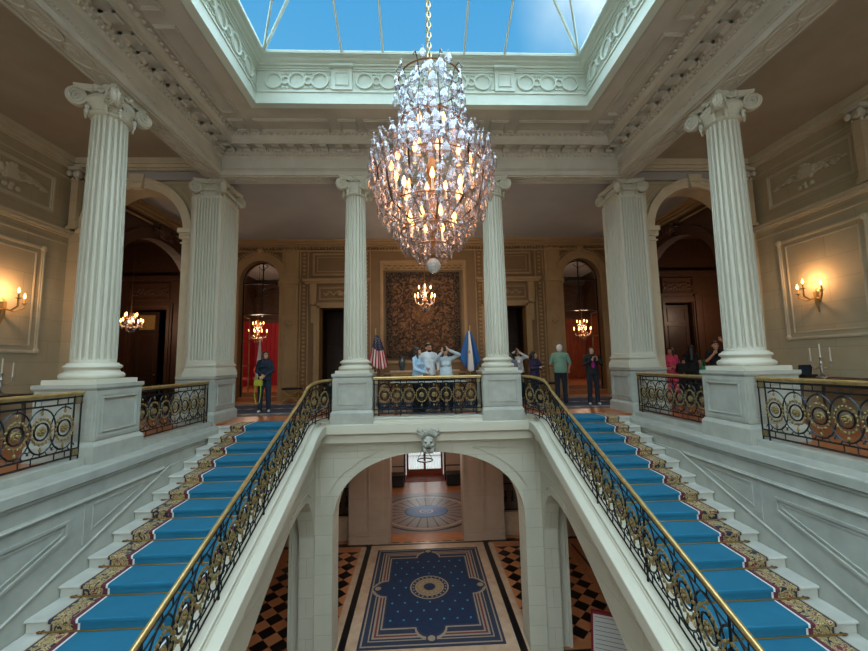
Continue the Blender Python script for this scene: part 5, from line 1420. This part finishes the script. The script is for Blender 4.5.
nt.links.new(tl.outputs[0], mx.inputs[1]); nt.links.new(tp.outputs[0], mx.inputs[2]); nt.links.new(mx.outputs[0], oo.inputs[0])
for s in SX:
    c = thing('sheer_curtain', 'white sheer curtain on the %s leaf of the far glazed door' % ('left' if s < 0 else 'right'), 'curtain', (s*.5, 21.9, -4.7))
    n = 60; vs = []; 
    for z in (-4.74, -3.0): vs += [(s*(.06+.86*i/n), 21.88+.03*math.sin(i*1.0), z) for i in range(n+1)]
    m = MB(); m.add(vs, [(i, i+1, n+2+i, n+1+i) for i in range(n)]); m.build('cloth', M['sheer'], c, world=True, smooth=True)
    m = MB(); m.tube([(s*.04, 21.88, -2.98), (s*.94, 21.88, -2.98)], .012, 6); m.build('rod', M['brass'], c, world=True)
    c = thing('cabinet', 'low black cabinet %s of the far glazed door' % ('left' if s < 0 else 'right'), 'cabinet', (s*1.65, 20.4, ZL))
    a, b = sorted((s*1.13, s*2.2)); m = MB(); m.box(a, b, 20.1, 20.7, ZL+.05, -4.60); m.build('body', M['black'], c, world=True)
    m = MB(); m.box(a-.03, b+.03, 20.05, 20.72, -4.60, -4.54); m.build('top', M['tileb'], c, world=True)
    m = MB(); m.frame(a+.05, b-.05, ZL+.12, -4.68, lambda u, v, w: (u, 20.1-w, v), 0, .02, .04); m.build('door', M['black'], c, world=True)
    c = thing('folding_screen', 'tall dark-framed glazed screen standing behind the %s black cabinet' % ('left' if s < 0 else 'right'), 'screen', (s*1.6, 21.2, ZL))
    m = MB(); a, b = sorted((s*1.12, s*2.0))
    for x in (a, b): m.box(x-.03, x+.03, 21.17, 21.23, ZL, -2.9)
    for z in (ZL+.1, -4.4, -3.7, -2.95): m.box(a, b, 21.18, 21.22, z, z+.05)
    m.build('frame', M['iron'], c, world=True)
    m = MB(); m.box(a, b, 21.195, 21.205, ZL+.1, -2.95); m.build('panel', M['lowstone'], c, world=True)
    # iron scroll grille and window hanging in the dark side bay
    c = thing('iron_grille', 'dark scrolled iron railing in the %s bay beside the lower pilasters' % ('left' if s < 0 else 'right'), 'railing', (s*3.4, 14.6, -4.35))
    m = MB(); G2 = lambda u, v: (s*u, 14.62, v)
    for z in (-4.3, -3.35): m.tube([G2(2.86, z), G2(3.95, z)], .02, 5)
    for k in range(4):
        u = 3.0+.27*k
        for q in SX: m.tube([G2(u+q*(.11-.012*i)*math.cos(.6*i+1), -3.83+.40*(i/13-.5)+(.11-.012*min(i,8))*math.sin(.6*i)) for i in range(14)], .014, 5)
    m.build('scroll', M['iron'], c, world=True)
    m = MB(); m.box(*sorted((s*2.86, s*3.95)), 14.5, 14.75, ZL, -4.35); m.build('plinth', M['tilec'], c, world=True)
m = MB(); m.prism([(21.0, ZL), (21.9, ZL), (21.9, ZL+.12), (21.0, ZL+.02)], lambda u, v, w: (w, u, v), -1.1, 1.1)
o = m.build('door_ramp', M['rust']); tag(o, 'reddish ramp mat in front of the far glazed door', 'mat')
t = thing('hanging_lantern', 'dark ring-shaped hanging lantern in front of the far glazed door', 'lantern', (-.02, 17.4, -3.15))
m = MB(); m.tube([(-.02+.34*math.cos(a), 17.4+.34*math.sin(a), -3.1) for a in [2*PI*i/24 for i in range(24)]], .03, 6, closed=True); m.tube([(-.02, 17.4, -2.4), (-.02, 17.4, -.62)], .015, 6)
for k in range(4): m.tube([(-.02+.34*math.cos(k*PI/2), 17.4+.34*math.sin(k*PI/2), -3.1), (-.02, 17.4, -2.4)], .012, 5)
m.build('ring_frame', M['iron'], t, world=True)
m = MB()
for k in range(4): m.ball((-.02+.2*math.cos(k*PI/2+.7), 17.4+.2*math.sin(k*PI/2+.7), -2.55), .03, 8, 6)
m.build('bulb', M['bulb'], t, world=True); lamp('lantern_glow', (0, 17.4, -2.7), 75, (1, .82, .72), .25, t)
t = thing('hanging_lantern', 'added brass lantern, out of view, lighting the blue rug under the balcony', 'lantern', (0, 11.4, -1.3))  # unseen lantern added to light the lower hall
m = MB(); m.tube([(0, 11.4, -1.05), (0, 11.4, -.62)], .012, 6); m.lathe([(.05, -1.2), (.16, -1.15), (.16, -1.1), (.03, -1.0)], (0, 11.4, 0), 16); m.build('frame', M['brass'], t, world=True)
m = MB(); m.ball((0, 11.4, -1.22), .07, 10, 8); m.build('bulb', M['bulb'], t, world=True); lamp('lantern_glow', (0, 11.4, -1.42), 55, (1, .8, .68), .2, t)
# notice board with red frame near the lower right
t = thing('easel_sign', 'white lined board in a dark red frame leaning in the lower right arch', 'sign', (3.5, 7.9, ZL))
m = MB(); O = Vector((3.28, 8.0, ZL+1.35)); U = Vector((.62, -.25, 0)); V = Vector((.0, .10, -1.05))
def BP(u, v, w=0): return tuple(O+U*u+V*v+Vector((-.25, -.62, 0)).normalized()*w)
m.prism([(0, 0), (1, 0), (1, 1), (0, 1)], BP, 0, .02); m.build('board', M['paper'], t, world=True)
m = MB()
for (a, b, c_, d_) in ((-.06, .0, -.05, 1.05), (1, 1.06, -.05, 1.05), (-.06, 1.06, -.05, 0), (-.06, 1.06, 1, 1.05)): m.prism([(a, c_), (b, c_), (b, d_), (a, d_)], BP, -.02, .04)
m.build('frame', M['rubywood'], t, world=True)
m = MB()
for k in range(11): m.prism([(.06, .06+.085*k), (.94, .06+.085*k), (.94, .066+.085*k), (.06, .066+.085*k)], BP, .02, .024)
m.build('ruled_line', M['black'], t, world=True)['kind'] = 'stuff'
for a in (0.1, .9):
    m = MB(); m.tube([BP(a, 1.0), (BP(a, 1)[0], BP(a, 1)[1], ZL)], .015, 6); m.build('leg', M['rubywood'], t, world=True)

# ================================================================== PEOPLE
def remesh(mb, vox, name, mats, parent, smooth_it=4):
    me = bpy.data.meshes.new('tmp'); me.from_pydata(mb.v, [], mb.f)
    bm = bmesh.new(); bm.from_mesh(me); bmesh.ops.recalc_face_normals(bm, faces=bm.faces); bm.to_mesh(me); bm.free()
    ob = bpy.data.objects.new('tmp', me); COL.objects.link(ob)
    r = ob.modifiers.new('r', 'REMESH'); r.mode = 'VOXEL'; r.voxel_size = vox
    if smooth_it: sm2 = ob.modifiers.new('s', 'SMOOTH'); sm2.iterations = smooth_it; sm2.factor = .5
    dg = bpy.context.evaluated_depsgraph_get(); ev = ob.evaluated_get(dg)
    m2 = bpy.data.meshes.new_from_object(ev); bpy.data.objects.remove(ob)
    m2.name = name; m2.materials.clear(); m2.materials.append(mats)
    m2.polygons.foreach_set('use_smooth', [True]*len(m2.polygons))
    o = bpy.data.objects.new(name, m2); COL.objects.link(o); o.parent = parent
    return o
def person(label, loc, rz, H, top, bot, hair='hairb', skin='skin', arms=None, female=True, hairlen=.0, shoes='black', head=(0, 0), sleeve=1.0, wide=1.0, lean=0, skirt=False, legs=None, group=None, jacket=None, lo=False):
    if loc[2] == 0: loc = (loc[0], loc[1], .018 if abs(loc[0]) < 7.9 else .004)
    p = thing('person', label, 'person', loc, rz)
    k = H/1.70; p.scale = (k, k, k)
    arms = arms or {}
    shw = (.150 if female else .174)*wide
    a = {-1: ((-shw-.07, .02, 1.12), (-shw-.04, -.08, .88)), 1: ((shw+.07, .02, 1.12), (shw+.04, -.08, .88))}
    a.update(arms)
    lg = {-1: ((-.085, .0, .90), (-.10, -.02, .49), (-.11, .02, .08)), 1: ((.085, .0, .90), (.10, -.02, .49), (.11, .02, .08))}
    if legs: lg.update(legs)
    hy, hp = head   # yaw, pitch of the head
    HR = Matrix.Rotation(hy, 3, 'Z') @ Matrix.Rotation(hp, 3, 'X')
    hc = Vector((0, lean*1.0-.0, 1.555)); NB = Vector((0, lean*.9, 1.44))
    def hd(x, y, z): return tuple(hc + HR @ Vector((x, y, z)))
    R3 = HR
    hip = .155 if female else .15
    # ---- body
    m = MB()
    def torso(m, g):
        m.ball((0, lean*.85, 1.32), (shw*.92+g, .105+g, .14+g), 16, 10); m.ball((0, lean*.7, 1.20), ((.135 if female else .155)*wide+g, .10+g, .17+g), 16, 10)
        m.ball((0, lean*.3, 1.05), ((.12 if female else .145)*wide+g, .09+g, .15+g), 16, 10); m.ball((0, 0.005, .94), (hip*wide+g, .11+g, .12+g), 16, 10)
        m.caps((-shw+.03, lean*.9, 1.375), (shw-.03, lean*.9, 1.375), .050+g, .050+g)
        for q in SX: m.caps((q*.02, lean*.95, 1.415), (q*shw*.8, lean*.9, 1.378), .045+g, .048+g)
        if female:
            for q in SX: m.ball((q*.065, -.085+lean*.8, 1.24), (.06+g, .05+g, .055+g), 10, 8)
    torso(m, 0)
    m.caps(tuple(NB-Vector((0, 0, .05))), hd(0, .01, -.07), .052, .048, 14)
    # head: cranium, face, jaw, chin, nose, ears, brow
    m.ball(hd(0, .015, .02), (.073, .092, .095), 16, 12, R3); m.ball(hd(0, -.02, -.03), (.058, .070, .078), 14, 10, R3); m.ball(hd(0, -.062, -.085), (.028, .026, .024), 10, 8, R3)
    m.caps(hd(0, -.085, .015), hd(0, -.105, -.022), .011, .015, 10)
    for q in SX: m.ball(hd(q*.075, .01, -.005), (.012, .022, .032), 8, 6, R3); m.ball(hd(q*.038, -.068, -.028), (.022, .02, .02), 8, 6, R3)
    m.ball(hd(0, -.078, .035), (.05, .018, .014), 10, 6, R3); m.ball(hd(0, -.082, -.055), (.024, .014, .012), 8, 6, R3)
    for s in SX:
        sh = Vector((s*shw, lean*.9, 1.375)); el, wr = Vector(a[s][0]), Vector(a[s][1])
        m.caps(sh, el, .047*wide, .038); m.caps(el, wr, .038, .026)
        fd = (wr-el).normalized()
        if len(a[s]) > 2: hdv = Vector(a[s][2]).normalized()
        else: hdv = fd
        # palm, fingers, thumb
        side = hdv.cross(Vector((0, 1, 0)) if abs(hdv.y) < .8 else Vector((0, 0, 1))).normalized()
        nrm = side.cross(hdv).normalized(); curl = nrm if nrm.dot(Vector((0, -1, 0))) > -.2 else -nrm
        pc = wr+hdv*.045
        m.caps(wr, wr+hdv*.075+side*.012, .024, .020, 10); m.caps(wr+hdv*.02-side*.012, wr+hdv*.075-side*.016, .020, .018, 10)
        for q, L in ((-1.5, .062), (-.5, .072), (.5, .076), (1.5, .068)):
            b = wr+hdv*.085+side*q*.0185; mid = b+hdv*L*.5+curl*.006; tp = mid+hdv*L*.32+curl*.026
            m.caps(b, mid, .0092, .0088, 8); m.caps(mid, tp, .0088, .0078, 8)
        b = wr+hdv*.03+side*s*.022; m.caps(b, b+hdv*.03+side*s*.026, .0115, .0105, 8); m.caps(b+hdv*.03+side*s*.026, b+hdv*.06+side*s*.030+curl*.012, .0105, .0085, 8)
        h, kn, an = [Vector(q) for q in lg[s]]
        m.caps(h, kn, .082 if female else .078, .052, 14); m.caps(kn, lerp(kn, an, .35), .052, .050, 14); m.caps(lerp(kn, an, .3), an, .052, .034, 14)
        m.caps(an+Vector((0, .03, -.045)), an+Vector((s*.02, -.13, -.052)), .032, .024, 12, 1.0)
    remesh(m, .011 if lo else .0075, 'body', M[skin], p, 2)
    # ---- clothing
    m = MB(); torso(m, .014)
    hx = hip*wide+.030
    m.ring([[(x_*hx*q, y_*.132*q, z) for x_, y_ in [(math.cos(2*PI*i/20), math.sin(2*PI*i/20)) for i in range(20)]] for z, q in ((.86, .98), (.88, 1.0), (1.0, .96), (1.10, .88), (1.18, .8))])
    for s in SX:
        sh = Vector((s*shw, lean*.9, 1.375)); el, wr = Vector(a[s][0]), Vector(a[s][1])
        if sleeve >= 1: m.caps(sh, el, .058*wide, .050); m.caps(el, lerp(el, wr, .92), .050, .037)
        elif sleeve > 0: m.caps(sh, lerp(sh, el, min(1, sleeve*1.5)), .057*wide, .054)
    g = remesh(m, .013, 'shirt', M[top], p, 3); g['label'] = M[top].name.replace('_', ' ')
    m = MB()
    m.ball((0, .003, .90), (hip*wide+.010, .12, .10), 16, 10)
    for s in SX:
        h, kn, an = [Vector(q) for q in lg[s]]
        m.caps(h, kn, .098 if female else .095, .072, 14); m.caps(kn, an+Vector((0, 0, -.02)), .072, .062, 14)
    remesh(m, .013, 'trousers', M[bot], p, 3)
    for s in SX:
        an = Vector(lg[s][2]); m = MB()
        m.caps(an+Vector((0, .035, -.05)), an+Vector((s*.022, -.13, -.052)), .036, .030, 12); m.caps(an+Vector((0, .03, -.03)), an+Vector((0, -.02, -.035)), .042, .038, 10)
        m.v = [(x, y, max(z, .004)) for x, y, z in m.v]; m.build('shoe', M[shoes], p, smooth=True)
    # ---- hair
    m = MB()
    m.ball(hd(0, .032, .042), (.084, .092, .088), 16, 10, R3); m.ball(hd(0, .05, .0), (.080, .07, .09), 14, 10, R3); m.caps(hd(-.045, -.045, .085), hd(.045, -.045, .085), .024, .024, 10)
    if hairlen:
        for s in SX: m.caps(hd(s*.070, -.005, .03), tuple(Vector(hd(s*.085, .005, -.06))+Vector((0, -.03, -hairlen*.8))), .028, .034, 10)
        m.caps(hd(0, .07, .0), tuple(Vector(hd(0, .085, -.06))+Vector((0, .01, -hairlen))), .070, .058, 14, 1.2)
    remesh(m, .010, 'hair', M[hair], p, 3)
    for s in SX: m = MB(); m.ball(hd(s*.030, -.083, .012), (.012, .007, .006), 8, 6, R3); m.build('eye', M['black'], p, smooth=True); m = MB(); m.ball(hd(s*.031, -.088, .034), (.019, .006, .004), 8, 5, R3); m.build('eyebrow', M[hair], p, smooth=True)
    m = MB(); m.ball(hd(0, -.093, -.055), (.021, .006, .006), 8, 5, R3); m.build('mouth', M['lips'], p, smooth=True)
    return p
def wpt(p, v):   # local point of a person to world
    return p.location + Matrix.Rotation(p.rotation_euler.z, 3, 'Z') @ (Vector(v)*p.scale.x)
def phone(p, v, label, rz=0, tilt=.0):
    w = wpt(p, v); m = MB(); m.box(-.038, .038, -.005, .005, -.075, .075); o = m.build('smartphone', M['black'])
    o.location = w; o.rotation_euler = (tilt, 0, p.rotation_euler.z+rz); tag(o, label, 'phone'); 
    s = MB().box(-.034, .034, .005, .006, -.068, .068).build('screen', M['navyc'], o); s2 = MB().box(.012, .03, -.007, -.005, .045, .065).build('camera_lens', M['silver'], o)

P1 = person('woman in dark teal blouse and wide trousers standing at the head of the left stair', (-4.60, 10.85, 0), .25, 1.74, 'navyc', 'navyc', 'hairb', 'skin', {-1: ((-.21, -.02, 1.12), (-.05, -.17, 1.02)), 1: ((.21, -.02, 1.12), (.0, -.19, .99))}, True, .22, 'shoew', head=(.55, -.1))
t = thing('handbag', 'lime green handbag with a long strap held by the woman in dark teal', 'bag', (-4.68, 10.62, .78))
m = MB(); m.ring([[(x*w, y*w, z) for x, y in ((-.11, -.04), (.11, -.04), (.11, .04), (-.11, .04))] for z, w in ((-.02, .8), (.0, 1), (.13, .95), (.16, .7))]); m.build('body', M['limeb'], t)
m = MB(); m.tube([(-.07, 0, .0), (-.09, -.03, -.25), (-.05, -.03, -.48), (.0, -.03, -.52), (.05, -.03, -.46), (.08, -.02, -.2), (.07, 0, .0)], .011, 6); m.build('strap', M['limeb'], t)
m = MB(); m.tube([(-.06, 0, .15), (-.04, 0, .24), (.04, 0, .24), (.06, 0, .15)], .008, 6); m.build('handle', M['limeb'], t)

P2 = person('woman in a light blue shirt leaning on the balcony beside a bearded man', (-.24, 9.98, 0), 1.0, 1.74, 'ltblue', 'jeans', 'hairb', 'skin', {-1: ((-.22, -.06, 1.12), (-.10, -.28, 1.02)), 1: ((.21, -.08, 1.12), (.02, -.26, 1.0))}, True, .16, head=(.45, .15))
P3 = person('bearded man in a white shirt behind the balcony railing', (.07, 10.46, 0), .2, 1.87, 'whitec', 'jeans', 'hairb', 'skin2', {-1: ((-.26, -.02, 1.12), (-.12, -.18, 1.05)), 1: ((.26, .02, 1.12), (.22, -.16, .98))}, False, 0, head=(.35, .1))
m = MB(); m.ball((0, -.05, 1.475), (.055, .045, .04), 12, 8); o = m.build('beard', M['hairb'], P3, smooth=True); o.rotation_euler = (0, 0, .35)
P4 = person('person in a pale blouse raising a phone with both hands behind the balcony', (.52, 10.0, 0), -.15, 1.72, 'pale', 'jeans', 'hairbr', 'skin', {-1: ((-.28, -.14, 1.33), (-.085, -.27, 1.53), (.3, -.1, 1)), 1: ((.36, -.06, 1.48), (.10, -.25, 1.60), (-.5, -.1, .5))}, True, .05, head=(0, -.25))
phone(P4, (0, -.31, 1.64), 'dark smartphone held up by the person in the pale blouse', 0, .15)
P5 = person('woman with short black hair and dark purple cardigan looking at her phone', (3.33, 11.35, 0), .5, 1.60, 'purple', 'jeans', 'hairb', 'skin', {-1: ((-.20, -.05, 1.12), (-.04, -.26, 1.16)), 1: ((.24, -.05, 1.12), (.08, -.27, 1.16))}, True, .04, head=(.6, .1), wide=1.12)
phone(P5, (.02, -.35, 1.20), 'smartphone held at chest height by the woman in the purple cardigan', 0, -.5)
P6 = person('white-haired man in a sage green polo seen from behind', (4.14, 11.35, 0), 2.8, 1.80, 'green', 'jeans', 'hairg', 'skin', {-1: ((-.27, .02, 1.12), (-.23, -.14, .93)), 1: ((.27, .0, 1.12), (.22, -.2, 1.05))}, False, 0, 'black', sleeve=.6, wide=1.08)
P7 = person('woman in black jacket and magenta top photographing at the head of the right stair', (4.88, 10.8, 0), -.15, 1.70, 'blackc', 'jeans', 'hairb', 'skin', {-1: ((-.25, -.06, 1.14), (-.06, -.24, 1.28), (.3, -.5, .8)), 1: ((.25, -.06, 1.14), (.07, -.24, 1.28), (-.3, -.5, .8))}, True, .18, 'shoew', head=(0, -.15), wide=1.08)
phone(P7, (0, -.31, 1.36), 'smartphone held up by the woman in the black jacket', 0, .1)
m = MB(); m.ball((0, -.085, 1.17), (.06, .052, .17), 14, 10); m.build('magenta_top', M['magenta'], P7, smooth=True)
P8 = person('man in a grey jacket with a backpack walking in the salon beyond the right arch', (5.75, 15.9, .3), 3.3, 1.66, 'greyc', 'greyc', 'hairb', 'skin2', None, False, 0, lo=True)
t = thing('backpack', 'grey backpack worn by the man in the rust coloured salon', 'bag', (5.75, 15.72, 1.25)); m = MB(); m.ring([[(x*w, y, z) for x, y in ((-.14, -.05), (.14, -.05), (.14, .05), (-.14, .05))] for z, w in ((0, .9), (.05, 1), (.32, .95), (.42, .6))]); m.build('body', M['greyc'], t)
m = MB()
for q in SX: m.tube([(q*.09, .04, .38), (q*.10, .16, .42), (q*.10, .2, .2)], .018, 6)
m.build('strap', M['blackc'], t)
P9 = person('person in white raising both arms to photograph by the right gallery doorway', (3.35, 13.2, 0), -.5, 1.72, 'whitec', 'jeans', 'hairb', 'skin', {-1: ((-.34, -.12, 1.42), (-.06, -.22, 1.60), (.4, -.1, .7)), 1: ((.34, -.14, 1.40), (.08, -.24, 1.58), (-.4, -.1, .7))}, True, .04, lo=True)
phone(P9, (0, -.30, 1.62), 'smartphone held up by the person in white at the doorway')
P10 = person('person in a grey jacket half hidden behind the right slender column', (2.78, 11.9, 0), 2.4, 1.58, 'greyc', 'jeans', 'hairb', 'skin', None, True, .05, lo=True)
o = MB().caps((2.56, 11.7, 1.44), (2.62, 11.75, 1.22), .06, .05).build('scarf', M['orange'], smooth=True); tag(o, 'orange scarf showing behind the right slender column', 'scarf')
P11 = person('woman in a coral pink outfit standing inside the right side arch', (7.33, 10.9, 0), -.6, 1.64, 'pink', 'pink', 'hairb', 'skin2', {1: ((.2, -.02, 1.12), (.0, -.2, 1.05)), -1: ((-.2, -.02, 1.12), (.02, -.2, 1.08))}, True, .2, head=(-.4, 0))
t = thing('handbag', 'black shoulder bag held by the woman in coral pink', 'bag', (7.5, 10.66, .88)); m = MB(); m.ring([[(x*w, y*w, z) for x, y in ((-.17, -.05), (.17, -.05), (.17, .05), (-.17, .05))] for z, w in ((0, .9), (.04, 1), (.24, .9), (.28, .6))]); m.build('body', M['blackc'], t); m = MB(); m.tube([(-.12, 0, .26), (-.06, .05, .5), (.06, .05, .5), (.12, 0, .26)], .01, 6); m.build('strap', M['blackc'], t)
P12 = person('woman in black with bare arms and long hair, back turned, in right side arch', (7.93, 10.85, 0), 2.6, 1.70, 'blackc', 'blackc', 'hairb', 'skin', None, True, .25, sleeve=.3)
t = thing('tote_bag', 'emerald green tote bag between the two people in black', 'bag', (8.12, 10.62, .72)); m = MB(); m.ring([[(x*w, y*w, z) for x, y in ((-.16, -.04), (.16, -.04), (.16, .04), (-.16, .04))] for z, w in ((0, 1), (.2, .85), (.34, .45))]); m.build('body', M['greenb'], t); m = MB(); m.tube([(-.05, 0, .33), (-.02, .02, .52), (.03, .02, .52), (.05, 0, .33)], .01, 6); m.build('handle', M['greenb'], t)
P13 = person('person in a black t-shirt raising an arm to photograph, beside the right round column', (8.34, 10.40, 0), -.4, 1.80, 'blackc', 'blackc', 'hairb', 'skin', {1: ((.30, -.08, 1.50), (.12, -.16, 1.66), (-.4, -.1, .6)), -1: ((-.24, -.06, 1.14), (-.12, -.22, 1.32), (.3, -.3, .7))}, False, 0, sleeve=.5)
m = MB(); m.box(.02, .14, -.135, -.128, 1.30, 1.33); m.box(.02, .10, -.135, -.128, 1.255, 1.27); m.build('shirt_print', M['whitec'], P13)

# ================================================================== CAMERA, LIGHT
f, yaw, pit, rol, cx, cz = 371.26, .03881, .09779, -.01912, -.16684, 1.333
fw = Vector((math.sin(yaw)*math.cos(pit), math.cos(yaw)*math.cos(pit), math.sin(pit)))
r = Vector((math.cos(yaw), -math.sin(yaw), 0)); u = r.cross(fw)
r2 = r*math.cos(rol)+u*math.sin(rol); u2 = -r*math.sin(rol)+u*math.cos(rol)
cam = bpy.data.cameras.new('camera'); co = bpy.data.objects.new('camera', cam); COL.objects.link(co)
co.matrix_world = Matrix(((r2.x, u2.x, -fw.x, cx), (r2.y, u2.y, -fw.y, 0), (r2.z, u2.z, -fw.z, cz), (0, 0, 0, 1)))
cam.sensor_width = 36; cam.lens = f*36/868; cam.clip_start = .05; cam.clip_end = 300
SC.camera = co
w = bpy.data.worlds.new('sky'); SC.world = w; w.use_nodes = True; nt = w.node_tree; N = nt.nodes; L = nt.links
bg = N['Background']; tc = N.new('ShaderNodeTexCoord'); sx = N.new('ShaderNodeSeparateXYZ'); L.new(tc.outputs['Generated'], sx.inputs[0])
rp = N.new('ShaderNodeValToRGB'); e = rp.color_ramp.elements
e[0].position = 0; e[0].color = lin('dfe8e6'); e[1].position = .75; e[1].color = lin('4f9ac9')
q = e.new(.25); q.color = lin('c9dcda'); q = e.new(.5); q.color = lin('66accf')
L.new(sx.outputs['Z'], rp.inputs['Fac'])
no = N.new('ShaderNodeTexNoise'); no.inputs['Scale'].default_value = 2.2; no.inputs['Detail'].default_value = 6; L.new(tc.outputs['Generated'], no.inputs['Vector'])
cr = N.new('ShaderNodeValToRGB'); cr.color_ramp.elements[0].position = .45; cr.color_ramp.elements[0].color = (0,0,0,1); cr.color_ramp.elements[1].position = .78; cr.color_ramp.elements[1].color = (1,1,1,1); L.new(no.outputs['Fac'], cr.inputs['Fac'])
vm = N.new('ShaderNodeVectorMath'); vm.operation = 'DISTANCE'; L.new(tc.outputs['Generated'], vm.inputs[0]); vm.inputs[1].default_value = (.40, .60, .70)
fall = mth(N, L, 'SUBTRACT', 1.0, mth(N, L, 'MULTIPLY', vm.outputs['Value'], 4.5)); fall = mth(N, L, 'MAXIMUM', fall, 0)
cfac = mth(N, L, 'MINIMUM', mth(N, L, 'MULTIPLY', mth(N, L, 'MULTIPLY', cr.outputs['Color'], fall), 3), 1)
L.new(cmix(N, L, cfac, rp.outputs['Color'], lin('e6f2f4')), bg.inputs['Color'])
bg.inputs['Strength'].default_value = .9
def sun(name, e, ang, rx, ry, col):
    l = bpy.data.lights.new(name, 'SUN'); l.energy = e; l.angle = ang; l.color = col
    o = bpy.data.objects.new(name, l); COL.objects.link(o); o.rotation_euler = (rx, ry, 0)
sun('overcast_daylight', 10.5, math.radians(140), 0.0, .0, (.86, .96, .98))
sun('fill_through_near_openings', .5, math.radians(70), math.radians(78), 0, (1, .98, .94))  # added soft fill from behind, brightens the entablature

for s in SX:   # chandeliers of the side galleries and the salons (above and out of view, in the rooms they light)
    pass
vs = SC.view_settings; vs.view_transform = 'Standard'; vs.look = 'None'; vs.gamma = 1; vs.exposure = 0.6
